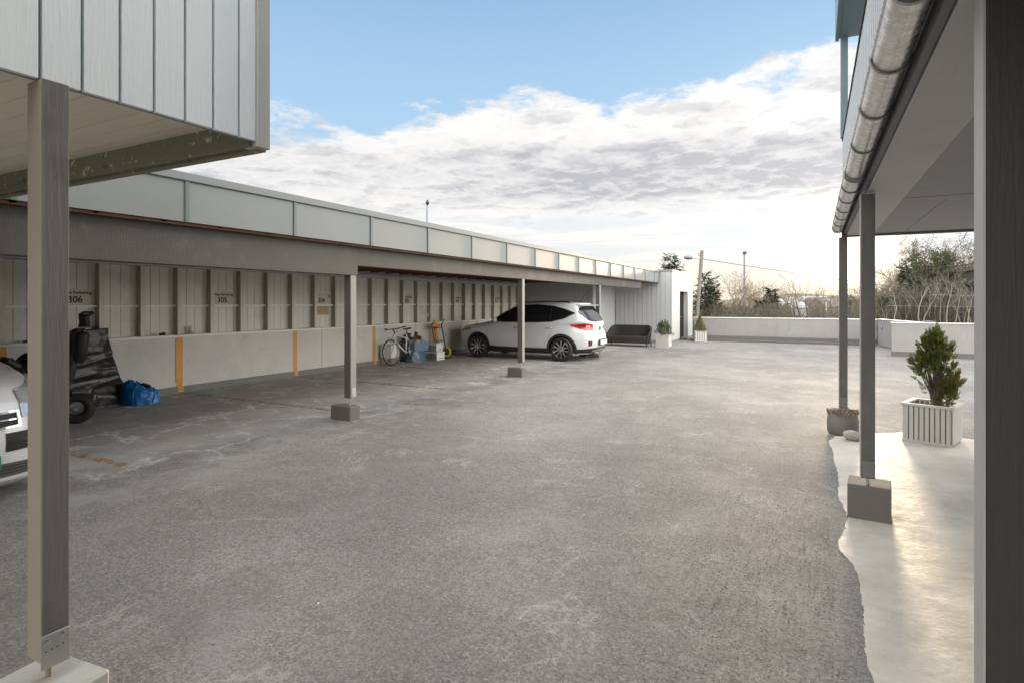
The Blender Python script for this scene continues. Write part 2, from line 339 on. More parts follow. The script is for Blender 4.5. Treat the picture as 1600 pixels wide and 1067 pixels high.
blue=t.mix(t.ramp(z,.2,.75),(.44,.66,.88,1),(.17,.34,.66,1))
skyc=t.mix(.10,blue,t.mix(1,sky.outputs[0],(.1,.1,.1,1),'MULTIPLY'),'ADD')
big=t.noise(.55,3,.5,vec=P); n1=t.noise(2.3,12,.62,vec=P,dist=.12); n2=t.noise(6.5,9,.68,vec=P)
dens=t.math('ADD',t.math('MULTIPLY',n1,.72),t.math('ADD',t.math('MULTIPLY',big,.33),t.math('MULTIPLY',n2,.24)))
# top edge of the bank rises to the right (az -1.0 .. 0)
edge=t.math('ADD',t.math('MULTIPLY',t.ramp(az,-.95,-.45,0,1),.085),t.math('ADD',t.math('MULTIPLY',t.ramp(az,-.3,.05,0,1),.02),.262))
rel=t.math('SUBTRACT',z,edge)
thr=t.ramp(rel,-.07,.075,.42,.86,False)
cov=t.ramp(t.math('SUBTRACT',dens,thr),0,.11)
low=t.ramp(z,.085,.16,0,1); cov=t.math('MULTIPLY',cov,low)
behind=t.math('MULTIPLY',t.ramp(z,.5,.72),t.ramp(dens,.45,.66)); 
# shading of the clouds
nb=t.noise(2.1,9,.6,vec=P,dist=.3)
of=t.n.new('ShaderNodeVectorMath'); of.operation='ADD'; t.link(P,of.inputs[0]); of.inputs[1].default_value=(.0,.10,0)
lump=t.math('SUBTRACT',t.noise(3.2,9,.6,vec=of.outputs[0],dist=.12),t.noise(3.2,9,.6,vec=P,dist=.12))
belly=t.math('MULTIPLY',t.ramp(z,.15,.19,0,1),t.ramp(z,.225,.285,1,0))
azb=t.ramp(az,-.72,-.25,.35,1)
grey=t.math('MULTIPLY',t.math('ADD',t.math('MULTIPLY',belly,azb),t.ramp(nb,.45,.62,0,.38)),t.ramp(n2,.38,.60,.45,1)); grey=t.math('MINIMUM',t.math('ADD',t.math('MULTIPLY',grey,.9),t.ramp(lump,.0,.15,0,.42)),1)
cc=t.mix(grey,(1.0,.985,.965,1),(.54,.545,.585,1))
c=t.mix(cov,skyc,cc)
# low band: pale, streaky
cs=t.n.new('ShaderNodeCombineXYZ'); t.link(t.math('MULTIPLY',az,2.2),cs.inputs[0]); t.link(t.math('MULTIPLY',z,34),cs.inputs[1])
s1=t.noise(1.5,6,.6,vec=cs.outputs[0],dist=.4)
lowc=t.mix(t.ramp(s1,.44,.6),(.85,.885,.91,1),(1.03,.99,.94,1))
lowc=t.mix(t.ramp(z,.0,.10,1,0),lowc,(1.02,.88,.70,1))
lowf=t.ramp(t.math('ADD',z,t.math('MULTIPLY',t.math('SUBTRACT',n1,.5),.10)),.12,.17,1,0)
c=t.mix(lowf,c,lowc)
# above, behind and right, out of view: boosted sky added as fill light
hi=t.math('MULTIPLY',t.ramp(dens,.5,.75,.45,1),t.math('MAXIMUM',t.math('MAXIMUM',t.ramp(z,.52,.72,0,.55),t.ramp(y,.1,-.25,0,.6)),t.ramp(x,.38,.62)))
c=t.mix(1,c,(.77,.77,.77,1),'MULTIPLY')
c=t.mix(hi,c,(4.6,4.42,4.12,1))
# glare round the sun
dp=t.n.new('ShaderNodeVectorMath'); dp.operation='DOT_PRODUCT'; t.link(D,dp.inputs[0]); dp.inputs[1].default_value=tuple(sdir)
dd=t.math('MAXIMUM',dp.outputs['Value'],0)
g1=t.math('MULTIPLY',t.math('POWER',dd,30),.12); g2=t.math('MULTIPLY',t.math('POWER',dd,800),3.0)
c=t.mix(t.math('ADD',g1,0),c,(1.0,.92,.80,1),'ADD'); c2=t.n.new('ShaderNodeMix'); c2.data_type='RGBA'; c2.blend_type='ADD'; c2.clamp_factor=False
t.link(g2,c2.inputs[0]); t.link(c,c2.inputs[6]); c2.inputs[7].default_value=(1,.78,.48,1)
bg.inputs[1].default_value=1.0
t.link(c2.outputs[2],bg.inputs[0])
scene.view_settings.view_transform='Standard'; scene.view_settings.look='None'; scene.view_settings.exposure=0.4; scene.view_settings.gamma=1
scene.render.engine='CYCLES'; scene.cycles.use_denoising=True; scene.cycles.max_bounces=6; scene.cycles.diffuse_bounces=4

# ------------------------------------------------------------------ ground
mb=MB(); mb.box(-13,14,-14,26.25,-.35,0); struct(mb.build('asphalt_yard',M['asphalt']))
def apron():
    rng=random.Random(3)
    edge=[(.24,-4),(.22,0),(.22,2.94),(.23,4.0),(.215,4.2),(.17,4.34),(.145,4.45),(.15,4.62),(.18,4.75),(.24,5.15),(.19,5.56),(.2,6.5),(.16,7.82),(.22,8.15),(.6,8.5),(.99,8.8),(1.74,8.75),(3,8.9),(6,9.0),(9,9.0)]
    out=[]
    for a,b in zip(edge,edge[1:]):
        L=math.dist(a,b); k=max(1,int(L/.018)); amp=.022
        for i in range(k):
            f=i/k; nx,ny=-(b[1]-a[1])/L,(b[0]-a[0])/L
            p=Vector((a[0]+(b[0]-a[0])*f,a[1]+(b[1]-a[1])*f,0)); d=noise.noise(p*2.3)*amp*.9+noise.noise(p*11)*amp*.45+noise.noise(p*45)*amp*.5
            out.append((p.x+nx*d,p.y+ny*d))
    out+=[edge[-1],(9,-4)]
    mb=MB(); mb.prism(out,lambda u,v,s:(u,v,.001 if s==0 else .006)); return struct(mb.build('painted_pavement',M['apron']))
apron()
for i,Y in enumerate((3.35,6.55,9.15,11.8)):
    mb=MB(); mb.box(-10.2,-6.2,Y-.05,Y+.05,.0035,.0045)
    struct(mb.build('parking_line',M['orangef']))
mb=MB(); rng=random.Random(5)   # loose grit
for i in range(2600):
    u=rng.random(); X=-.75+.85*rng.random()**.7 ; Y=1.3+4.2*rng.random()**1.3
    if rng.random()<.3: X=rng.uniform(-3.5,.1); Y=rng.uniform(1.5,6)
    if X>.15: continue
    r=rng.uniform(.0022,.0062); c=Vector((X,Y,.003)); vs=[c+Vector((rng.uniform(-r,r),rng.uniform(-r,r),rng.uniform(0,r))) for k in range(4)]
    vs=[c+Vector((r,0,0)),c+Vector((-r*.5,r*.8,0)),c+Vector((-r*.6,-r*.8,0)),c+Vector((0,0,r*1.1))]
    rot=Matrix.Rotation(rng.uniform(0,6),3,'Z'); vs=[c+rot@(v-c) for v in vs]; mb.add(vs,[(0,1,3),(1,2,3),(2,0,3)])
o=mb.build('gravel',simple('grit_stones',(.20,.19,.18),.8,var=.5,scale=60,bump=0),fix=False); struct(o,'stuff')

for i,(px,py) in enumerate(((497,943),(912,804),(1010,868),(700,726),(760,640))):
    c=onD(px,py,900*CAMH/(py-473)); mb=MB(); r_=.009-.001*i; mb.add([(-r_,0,0),(r_*.4,-r_*.6,0),(r_,r_*.3,.002),(0,r_*.7,.004),(0,0,.006)],[(0,1,4),(1,2,4),(2,3,4),(3,0,4),(3,2,1,0)])
    o=mb.build('paper_chip',M['paper'],loc=(c.x,c.y,.004)); tag(o,'tiny white chip of litter lying on the open asphalt','litter','white litter chips on the asphalt')
# terrain beyond the deck
def tz(x,y):
    d=math.hypot(x,y)
    z=-3.6-min(d,200)*.035
    z+=7.0*math.exp(-(((x-13.5)/9)**2+((y-38)/11)**2))*1.0
    z+=5.5*math.exp(-(((x+6)/14)**2+((y-60)/14)**2))
    # distant ridges
    if d>150:
        a=math.atan2(x,y); e=min(1,(d-150)/350)
        hh=6.5+3*noise.noise(Vector((a*6,1.3,0)))+3.5*math.exp(-((a+.02)/.05)**2)+4*math.exp(-((a+.13)/.03)**2)*0
        z+=e*(hh+8)
    z+=.25*noise.noise(Vector((x*.25,y*.25,0)))+.8*noise.noise(Vector((x*.03,y*.03,4)))*min(1,d/80)
    return z
mb=MB(); rad=[3]+[8+3*i for i in range(20)]+[70,80,95,115,140,170,200,240,290,340,390,440,500,560,640,760,1000,1500,3000]; NA=220
vs=[]
for r in rad:
    for k in range(NA):
        a=2*PI*k/NA; x_,y_=r*math.sin(a),r*math.cos(a)
        zz=tz(x_,y_) if r<900 else tz(x_*640/r,y_*640/r)-(r-640)*.02
        if -14<x_<15 and -16<y_<27.5: zz=min(zz,-2.5)
        vs.append((x_,y_,zz))
fs=[(i*NA+k,i*NA+(k+1)%NA,(i+1)*NA+(k+1)%NA,(i+1)*NA+k) for i in range(len(rad)-1) for k in range(NA)]; fs.append(tuple(range(NA)))
mb.add(vs,fs); struct(mb.build('terrain',M['terrain'],smooth='all'))

# ------------------------------------------------------------------ board wall helper
def boards(mb,axis,fixed,u0,u1,z0,z1,bw=.14,gap=.012,th=.022,sgn=1,mi=0,gi=1,skip=None):
    """vertical boards on plane axis=fixed facing sgn, backing behind"""
    def bx(a,b,c,d,t0,t1,m):
        p,q=sorted((fixed+sgn*t0,fixed+sgn*t1))
        if axis=='x': mb.box(p,q,a,b,c,d,m)
        else: mb.box(a,b,p,q,c,d,m)
    segs=skip or [(u0,u1,z0,z1)]
    for (a,b,c,d) in segs:
        bx(a,b,c,d,-.02,0,gi)
        k=math.floor((a-u0)/bw)
        while u0+k*bw<b:
            p=max(a,u0+k*bw+gap/2); q=min(b,u0+(k+1)*bw-gap/2)
            if q-p>.008: bx(p,q,c,d,0.0005,th,mi)
            k+=1

# ------------------------------------------------------------------ carport
XW=-10.3
cp=thing('carport','long open carport with pale boarded back wall, grey posts and panelled roof fascia','carport',(-8,10,0))
def part(mb,name,mats,parent,**k):
    o=mb.build(name,mats,**k); o.parent=parent; o.matrix_parent_inverse=Matrix.Translation(parent.location).inverted(); return o
mb=MB()
ys=[-4,3.9,9.95,13.55,17.2,20.8]
for a,b in zip(ys,ys[1:]): mb.box(XW-.25,XW,a+.008,b-.008,.0,1.02)
mb.box(XW-.24,XW-.02,-4,20.8,0,1.0)
part(mb,'concrete_wall',M['conc'],cp)
mb=MB(); mb.box(XW+.002,XW+.035,-4,20.78,.0,.125); part(mb,'plinth',M['concdark'],cp,bevel=.006)
mb=MB(); mb.box(XW-.16,XW+.05,-4,20.78,1.022,1.062); part(mb,'sill',M['sill'],cp,bevel=.004)
mb=MB(); boards(mb,'x',XW-.155,-4,20.78,1.064,2.555,bw=.165,gap=.007,th=.02); part(mb,'boarded_wall',[M['carboard'],M['dark']],cp)
mb=MB(); mb.box(XW-.13,XW+.02,-4,20.78,2.285,2.36); mb.box(XW-.13,XW+.0,-4,20.78,2.362,2.40); part(mb,'top_plate',M['plate'],cp,bevel=.004)
sy=[5.21+.652*k for k in range(-11,24)]
for Y in sy:
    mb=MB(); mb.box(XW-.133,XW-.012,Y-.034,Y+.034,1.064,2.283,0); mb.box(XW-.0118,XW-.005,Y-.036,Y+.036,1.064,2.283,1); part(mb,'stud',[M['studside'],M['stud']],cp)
    mb=MB(); mb.box(XW-.133,XW-.07,Y+.037,Y+.652-.037,1.57,1.608); part(mb,'girt',M['sill'],cp)
# roof
mb=MB(); mb.box(-11.0,-5.62,-4,23.55,2.56,2.60); mb.box(-11.05,-5.64,-4,23.55,2.61,2.86); part(mb,'roof',[M['rafter']],cp)
for k in range(46):
    Y=-3.8+.6*k
    mb=MB(); mb.box(-10.9,-5.63,Y-.024,Y+.024,2.44,2.558); part(mb,'rafter',M['rafter'],cp)
mb=MB(); mb.box(-5.86,-5.72,-4,6.2,2.03,2.435); part(mb,'beam',M['beam'],cp,bevel=.005)
mb=MB(); mb.box(-5.86,-5.735,6.205,21.35,2.17,2.435); part(mb,'beam',M['beam'],cp,bevel=.005)
mb=MB(); mb.box(-5.70,-5.63,-4,23.55,2.43,2.458); part(mb,'fascia_batten',M['rafter'],cp)
mb=MB(); mb.box(-5.618,-5.6,-4,23.56,2.46,2.868); part(mb,'fascia',M['fascia'],cp)
mb=MB(); mb.box(-5.95,-5.575,-4,23.58,2.87,2.955); 
part(mb,'roof_capping',M['cap'],cp,bevel=.006)
for k in range(-5,15):
    Y=3.61+1.42*k if k<0 else 3.61+k*1.363
    if Y>23: break
    mb=MB(); mb.box(-5.602,-5.583,Y-.02,Y+.02,2.458,2.866); part(mb,'joint_strip',M['batten'],cp)
mb=MB(); mb.box(-5.612,-5.578,23.56,23.59,2.455,2.866); mb.box(-6.4,-5.6,23.562,23.585,2.46,2.866); part(mb,'fascia_end',M['fascia'],cp)
def cpost(Y,light,top):
    g=thing  # noqa
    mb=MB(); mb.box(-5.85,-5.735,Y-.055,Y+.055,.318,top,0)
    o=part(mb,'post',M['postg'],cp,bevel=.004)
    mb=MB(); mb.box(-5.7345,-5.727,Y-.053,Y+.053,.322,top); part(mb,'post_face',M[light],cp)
    mb=MB(); mb.tube([(-5.79,Y,.2),(-5.79,Y,.33)],.012); part(mb,'rod',M['galv'],cp)
    mb=MB(); mb.box(-5.7265,-5.722,Y-.04,Y+.04,.335,.46)
    for dy,dz in ((-.02,.03),(.02,.1)): mb.tube([(-5.722,Y+dy,.335+dz),(-5.71,Y+dy,.335+dz)],.009,6)
    part(mb,'bracket',M['galv'],cp)
    mb=MB(); mb.box(-6.1,-5.73,Y-.07,Y+.14,-.01,.20); f=part(mb,'footing',M['footing'],cp,bevel=.012)
for Y,tp in ((.9,2.029),(6.12,2.169),(11.45,2.169),(16.62,2.169)): cpost(Y,'postm',tp)
for Y in (1.3,3.9,6.51,9.16,11.77,14.4,17.0):
    mb=MB(); mb.box(XW+.001,XW+.004,Y-.055,Y+.055,.128,1.02); mb.box(XW+.036,XW+.039,Y-.055,Y+.055,.03,.124)
    if abs(Y-6.51)<.1: mb.box(XW+.0042,XW+.012,Y-.075,Y-.035,.2,1.0)
    part(mb,'painted_stripe',M['orange'],cp)
# bare wood patch under 304, pale outlet patches
mb=MB(); 
for k in range(4): mb.box(XW-.132,XW-.127,9.80+.125*k,9.80+.125*k+.12,1.36,1.56)
part(mb,'unpainted_boards',M['barewood'],cp)
# wall of the store that closes the carport
mb=MB(); boards(mb,'y',20.8,-10.9,-7.55,0,2.43,bw=.17,gap=.008,sgn=-1); part(mb,'store_wall',[M['shedgrey'],M['dark']],cp)
mb=MB(); mb.box(-7.549,-7.44,20.77,20.85,0.02,2.43); mb.box(-7.549,-7.47,20.852,23.55,0.02,2.43); part(mb,'corner_trim',M['shedboard'],cp)

# parking signs
def sign(Y0,Y1,z0,z1,num,label,worn=False,sz=1.0):
    s=thing('parking_sign',label,'sign',(XW-.12,(Y0+Y1)/2,z0),0,'numbered parking bay signs on the carport wall')
    mb=MB(); mb.box(-.011,-.001,-(Y1-Y0)/2,(Y1-Y0)/2,0,z1-z0); mb.build('board',M['signb'],s)
    for nm,txt,size,zz in (('lettering','Privat Parkering',.070*sz,.17),('number',num,.145*sz,.035)):
        if nm=='lettering' and worn: txt='          ng'
        cu=bpy.data.curves.new('t','FONT'); cu.body=txt; cu.size=size; cu.align_x='CENTER' if not(worn and nm=='lettering') else 'RIGHT'; cu.offset=.0016*sz if nm=='lettering' else .0035*sz; cu.extrude=.0008
        if nm=='lettering': cu.space_character=.98
        to=bpy.data.objects.new('t',cu); C.objects.link(to); bpy.context.view_layer.update()
        me=bpy.data.meshes.new_from_object(to.evaluated_get(bpy.context.evaluated_depsgraph_get())); bpy.data.objects.remove(to)
        me.materials.append(M['ink']); o=bpy.data.objects.new(nm,me); C.objects.link(o); o.parent=s
        o.rotation_euler=(PI/2,0,PI/2); o.location=(.0012,(Y1-Y0)*.48 if (worn and nm=='lettering') else (0 if nm=='lettering' else -.015),zz)
    return s
for Y0,Y1,num,lab,wn in ((4.62,5.17,'306','pale board sign reading Privat Parkering 306, nearest the front post',False),(7.2,7.74,'305','pale board sign reading Privat Parkering 305 above the orange striped wall',False),
    (9.8,10.34,'304','worn board sign reading 304 above a patch of bare yellow boards',True),(12.42,12.95,'303','pale board sign reading 303 behind the second grey post',False),(13.06+0,13.56,'302','pale board sign reading 302 above the white bicycle and bin',False),
    (15.72,16.2,'204','pale board sign reading 204 left of the parked white car',False),(18.32,18.8,'201','small pale sign reading 201 above the bonnet of the white car',False)):
    if num=='303': continue
    sign(Y0,Y1,1.615,1.87,num,lab,wn)

# ------------------------------------------------------------------ left building
lb=thing('apartment_building','blue white boarded building corner overhanging at upper left with beige soffit','building',(-4.5,-.5,0))
mb=MB(); boards(mb,'x',-2.552,-5,1.995,2.475,6.5,bw=.138,gap=.014,th=.024)
part(mb,'siding',[M['board'],M['groove']],lb)
mb=MB(); mb.box(-2.62,-2.515,1.998,2.075,2.445,6.5); part(mb,'corner_trim',mat_board('corner_trim_paint',(.34,.34,.32),(.42,.42,.40)),lb,bevel=.003)
mb=MB(); boards(mb,'y',2.05,-8,-2.62,2.60,6.5,bw=.138,gap=.014); part(mb,'end_wall',[M['board'],M['groove']],lb)
mb=MB()
y_=-5.0
while y_<1.97:
    mb.box(-8,-2.58,y_+.002,y_+.118,2.575,2.60,0); y_+=.123
mb.box(-8,-2.58,-5,1.97,2.5785,2.5995,1)
part(mb,'soffit',[M['soffit'],simple('soffit_gap',(.90,.80,.55),.7)],lb)
mb=MB(); mb.box(-8,-2.56,1.975,2.0,2.45,2.60); mb.box(-8,-2.56,2.001,2.06,2.455,2.475); mb.box(-8,-2.56,2.035,2.085,2.44,2.454); part(mb,'edge_beam',M['peel'],lb)
mb=MB(); mb.box(-8,-2.6,-5,1.9,2.65,6.4); part(mb,'core',M['dark'],lb)
mb=MB(); mb.box(-2.62,-2.52,1.069,1.157,.32,2.474); p_=part(mb,'post',M['postl'],lb,bevel=.003)
mb=MB(); mb.box(-2.5195,-2.511,1.070,1.156,.32,2.474); part(mb,'post_face',M['postgl'],lb,bevel=.001)
mb=MB(); mb.box(-2.5105,-2.506,1.064,1.157,.30,.425); br=part(mb,'bracket',M['galv'],lb,bevel=.001)
mb=MB()
for dy,dz in ((.018,.10),(.068,.105)): mb.tube([(-2.506,1.064+dy,.30+dz),(-2.503,1.064+dy,.30+dz)],.012,12); mb.tube([(-2.503,1.064+dy,.30+dz),(-2.498,1.064+dy,.30+dz)],.008,6)
part(mb,'bolt',M['chrome'],br)
mb=MB()
for k in range(4): mb.tube([(-2.5062,1.08+.018*k,.365+.002*k),(-2.505,1.08+.018*k,.365+.002*k)],.0028,6)
part(mb,'hole',M['dark'],br)
mb=MB(); mb.tube([(-2.565,1.113,.15),(-2.565,1.113,.33)],.011,10); part(mb,'rod',simple('rusty_rod',(.28,.24,.18),.6,.5),lb)
mb=MB(); mb.obox((-2.56,1.10,.115),.33,.27,.25,rz=R(6)); part(mb,'footing',M['footlight'],lb,bevel=.012)

# ------------------------------------------------------------------ right building
rb=thing('apartment_building','two storey building at right edge with pale siding balcony, soffit and dark posts','building',(2,3,0))
E=8.45
mb=MB(); mb.box(.64,4.5,-5,E-.09,2.50,2.56)
part(mb,'soffit',M['soffitR'],rb)
mb=MB()
for Y in (1.55,5.65): mb.box(.645,4.5,Y-.004,Y+.004,2.4985,2.4995)
mb.box(.645,4.5,2.02,2.026,2.498,2.4995)
for k in range(22):
    a=k/21; mb.box(.95+a*.0,.962+a*.0,5.9+a*2.2,5.915+a*2.2,2.4975,2.4995)
part(mb,'soffit_joint',M['dark'],rb)
mb=MB(); mb.box(.356,.636,-5,E-.09,2.488,2.52); part(mb,'border_board',M['soffitB'],rb,bevel=.003)
mb=MB(); mb.box(.325,.352,-5,E-.06,2.50,2.60); part(mb,'edge_beam',simple('dark_edge_beam',(.10,.10,.10),.5),rb)
mb=MB(); mb.box(.30,4.5,E-.09,E-.03,2.47,2.585); part(mb,'end_trim',simple('end_trim_brown',(.17,.155,.125),.5),rb)
mb=MB(); boards(mb,'x',.335,-5,E,2.60,3.70,bw=.13,gap=.045,th=.02,sgn=-1); part(mb,'balcony_siding',[M['rightsid'],M['groove']],rb)
mb=MB(); mb.box(.305,.40,-5,E+.01,3.702,3.725); part(mb,'balcony_rail',M['dark'],rb)
mb=MB(); boards(mb,'y',E-.02,.337,4.5,2.60,3.70,bw=.09,gap=.01,sgn=1); part(mb,'balcony_end',[M['rightsid'],M['groove']],rb)
mb=MB(); mb.box(.44,4.5,-5,E-.1,2.62,2.66); part(mb,'balcony_floor',M['footing'],rb)
mb=MB(); mb.box(.29,.37,8.36,8.44,3.73,5.0); part(mb,'upper_post',M['bluemetal'],rb)
mb=MB(); mb.box(.24,4.5,-5,8.5,5.03,5.12); part(mb,'upper_slab',M['bluemetal'],rb)
mb=MB(); boards(mb,'x',.255,-5,8.5,5.0,6.4,bw=.09,gap=.01,sgn=-1); part(mb,'upper_siding',[M['bluemetal'],M['groove']],rb)
mb=MB(); mb.box(2.6,2.85,-5,8.2,0,2.47); mb.box(2.6,2.85,-5,8.2,2.67,5.0); part(mb,'wall',M['rightsid'],rb)
mb=MB(); mb.box(2.9,7,-5,8.2,0,6.5); part(mb,'core',M['rightsid'],rb)
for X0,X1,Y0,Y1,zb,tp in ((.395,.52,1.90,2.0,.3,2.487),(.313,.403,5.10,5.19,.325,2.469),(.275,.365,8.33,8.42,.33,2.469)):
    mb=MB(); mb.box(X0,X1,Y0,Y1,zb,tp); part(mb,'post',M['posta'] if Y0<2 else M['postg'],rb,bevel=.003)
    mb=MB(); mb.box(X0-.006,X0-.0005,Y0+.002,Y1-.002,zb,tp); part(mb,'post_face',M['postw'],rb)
    mb=MB(); xm=(X0+X1)/2; mb.tube([(xm,(Y0+Y1)/2,.1),(xm,(Y0+Y1)/2,zb+.01)],.011,8); part(mb,'rod',M['galv'],rb)
    mb=MB(); mb.box(X0+.008,X1-.008,Y0-.005,Y0-.0005,zb+.012,zb+.13); mb.tube([(xm,Y0-.012,zb+.08),(xm,Y0-.005,zb+.08)],.012,8); part(mb,'bracket',mat_board('painted_bracket',(.15,.145,.14),(.2,.19,.18)),rb)
mb=MB(); mb.prism([(.222,5.20),(.225,5.33),(.30,5.42),(.5,5.42),(.525,5.20),(.50,5.02),(.235,5.06)],lambda u,v,s:(u,v,.0 if s==0 else .265))
mb=MB(); mb.obox((.375,5.24,.13),.285,.26,.27,rz=R(-5)); part(mb,'footing',M['footing'],rb,bevel=.005)
mb=MB(); mb.box(.3,.62,1.84,2.1,0,.27); part(mb,'footing',M['footing'],rb,bevel=.012)
# gutter: half-round with beads and straps
gy0,gy1=-3,8.42; gx,gz,gr=.258,2.585,.064
mb=MB(); n=14
prof=[(gx-gr*math.cos(a),gz-gr*math.sin(a)) for a in [PI*k/n for k in range(n+1)]]
inn=[(gx-(gr-.003)*math.cos(a),gz-(gr-.003)*math.sin(a)) for a in [PI*k/n for k in range(n+1)]][::-1]
mb.prism(prof+inn,lambda u,v,s:(u,gy0 if s==0 else gy1,v)); mb.tube([(gx-gr,gy0,gz),(gx-gr,gy1,gz)],.008,8)
mb.prism([(gx-gr*math.cos(a),gz-gr*math.sin(a)) for a in [PI*k/n for k in range(n+1)]],lambda u,v,s:(u,gy1 if s==0 else gy1+.003,v))
gt=part(mb,'gutter',M['gutter'],rb,smooth=True)
for Y in (.9,1.45,2.02,2.6,3.22,3.93,4.74,4.83,5.3,5.85,6.45,7.0,7.6,8.15):
    mb=MB(); mb.tube([(gx-(gr+.005)*math.cos(a),Y,gz-(gr+.005)*math.sin(a)) for a in [-.15+(PI+.1)*k/12 for k in range(13)]],.0055 if Y not in (4.74,4.83) else .008,6)
    part(mb,'gutter_strap',M['bracket'],gt,smooth=True)

# ------------------------------------------------------------------ shed
sh=thing('shed','white vertically boarded shed with flat roof and narrow dark doorway on its side','shed',(-6,25,0))
SY=23.6; SX=-5.12
mb=MB(); boards(mb,'y',SY,-7.44,SX,.12,2.90,bw=.19,gap=.008,sgn=-1,skip=[(-8.3,-8.28,.12,2.9),(-7.44,SX,.12,2.9)])
mb.box(-7.45,SX,SY-.015,SY+.1,0,.12,1)
boards(mb,'x',SX,SY,28.0,.12,2.9,bw=.19,gap=.008,sgn=1,skip=[(SY,25.13,.12,2.9),(26.86,28.0,.12,2.9),(25.13,26.86,2.13,2.9)])
mb.box(SX-.12,SX-.02,SY,25.12,0,.12,1); mb.box(SX-.12,SX-.02,26.87,28,0,.12,1)
part(mb,'wall',[M['shedboard'],M['concdark']],sh)
mb=MB(); mb.box(-7.5,SX+.045,SY-.04,28.05,2.902,2.985); part(mb,'roof_cap',M['cap'],sh,bevel=.006)
mb=MB(); mb.box(-7.4,SX-.03,27.9,27.98,0,2.9); mb.box(-8.6,-8.5,SY,28,0,2.9); part(mb,'rear_wall',M['shedboard'],sh)
mb=MB(); mb.box(SX-.22,SX-.021,26.862,26.92,.02,2.13); mb.box(SX-.22,SX-.021,25.07,25.128,.02,2.13); mb.box(SX-.22,SX-.021,25.13,26.86,2.131,2.2); part(mb,'door_frame',M['shedboard'],sh)
mb=MB(); mb.box(SX-.21,SX-.165,25.13,26.86,.03,2.13); d_=part(mb,'door',M['doord'],sh)
mb=MB(); mb.tube([(SX-.165,26.1,1.02),(SX-.11,26.1,1.02),(SX-.11,25.98,1.02)],.012,6); part(mb,'handle',M['galv'],d_)
mb=MB(); mb.box(SX-.3,SX+.12,26.2,27.6,0,.10); part(mb,'step',M['footing'],sh,bevel=.01)
# white door with small window in the recess
mb=MB(); boards(mb,'y',SY+.02,-8.6,-7.46,.1,2.43,bw=.19,gap=.008,sgn=-1); part(mb,'recess_wall',[M['shedboard'],M['dark']],sh)
mb=MB(); mb.box(-8.28,-7.5,SY-.06,SY-.012,.04,2.16); d_=part(mb,'door',M['doorw'],sh,bevel=.004)
mb=MB(); mb.box(-8.34,-8.285,SY-.07,SY-.01,0,2.22); mb.box(-8.28,-7.5,SY-.07,SY-.01,2.165,2.22); part(mb,'door_frame',M['shedboard'],d_)
for a,b,c,dd_ in ((-8.07,-7.61,1.54,1.59),(-8.07,-7.61,2.05,2.10),(-8.07,-8.02,1.591,2.049),(-7.66,-7.61,1.591,2.049)):
    mb=MB(); mb.box(a,b,SY-.085,SY-.061,c,dd_); part(mb,'window_frame',M['doorw'],d_)
mb=MB(); mb.box(-8.02,-7.66,SY-.07,SY-.0615,1.591,2.049); part(mb,'window_pane',M['winglass'],d_)
mb=MB(); mb.tube([(-8.2,SY-.06,1.02),(-8.2,SY-.11,1.02),(-8.08,SY-.11,1.02)],.011,6); part(mb,'handle',M['galv'],d_)

# ------------------------------------------------------------------ parapets
pw=thing('parapet_wall','long pale grey panelled parapet along the back of the yard','wall',(-1,26,0))
mb=MB(); xs=[-4.72,-3.97,-2.6,-1.37,-.95,.35,2.12]
for a,b in zip(xs,xs[1:]): mb.box(a+.006,b-.006,26.2,26.36,.24,.985)
mb.box(-4.71,2.11,26.205,26.37,.2,.97); part(mb,'panel',M['parapet'],pw)
mb=MB(); mb.box(-4.74,2.14,26.18,26.39,.987,1.012); part(mb,'capping',M['sill'],pw)
mb=MB(); mb.box(-4.72,2.1,26.0,26.3,-.02,.235); mb.box(-4.3,2.1,25.84,25.998,-.02,.09); part(mb,'base',M['kerb'],pw,bevel=.01)
# angled return with a round vent
pa=thing('parapet_wall','angled pale parapet section with a round drain hole','wall',(2.5,24,0))
def along(mb,p,q,t,z0,z1):
    p=Vector((*p,0)); q=Vector((*q,0)); d=(q-p).normalized(); nrm=Vector((-d.y,d.x,0))*t
    mb.add([p,q,q+nrm,p+nrm,*[v+Vector((0,0,z1-z0)) for v in (p,q,q+nrm,p+nrm)]],[(3,2,1,0),(4,5,6,7),(0,1,5,4),(1,2,6,5),(2,3,7,6),(3,0,4,7)]); 
    k=len(mb.v)-8
    for i in range(k,k+8): mb.v[i]=(mb.v[i][0],mb.v[i][1],mb.v[i][2]+z0)
mb=MB(); along(mb,(2.14,26.1),(2.95,22.6),.15,0.02,1.0); part(mb,'panel',M['parapet'],pa)
mb=MB(); along(mb,(2.12,26.1),(2.93,22.58),.19,1.002,1.022); part(mb,'capping',M['sill'],pa)
mb=MB(); c=onD(1374,511,22.0); 
v_=Vector((2.95-2.14,22.6-26.1,0)).normalized(); nn=Vector((v_.y,-v_.x,0)); 
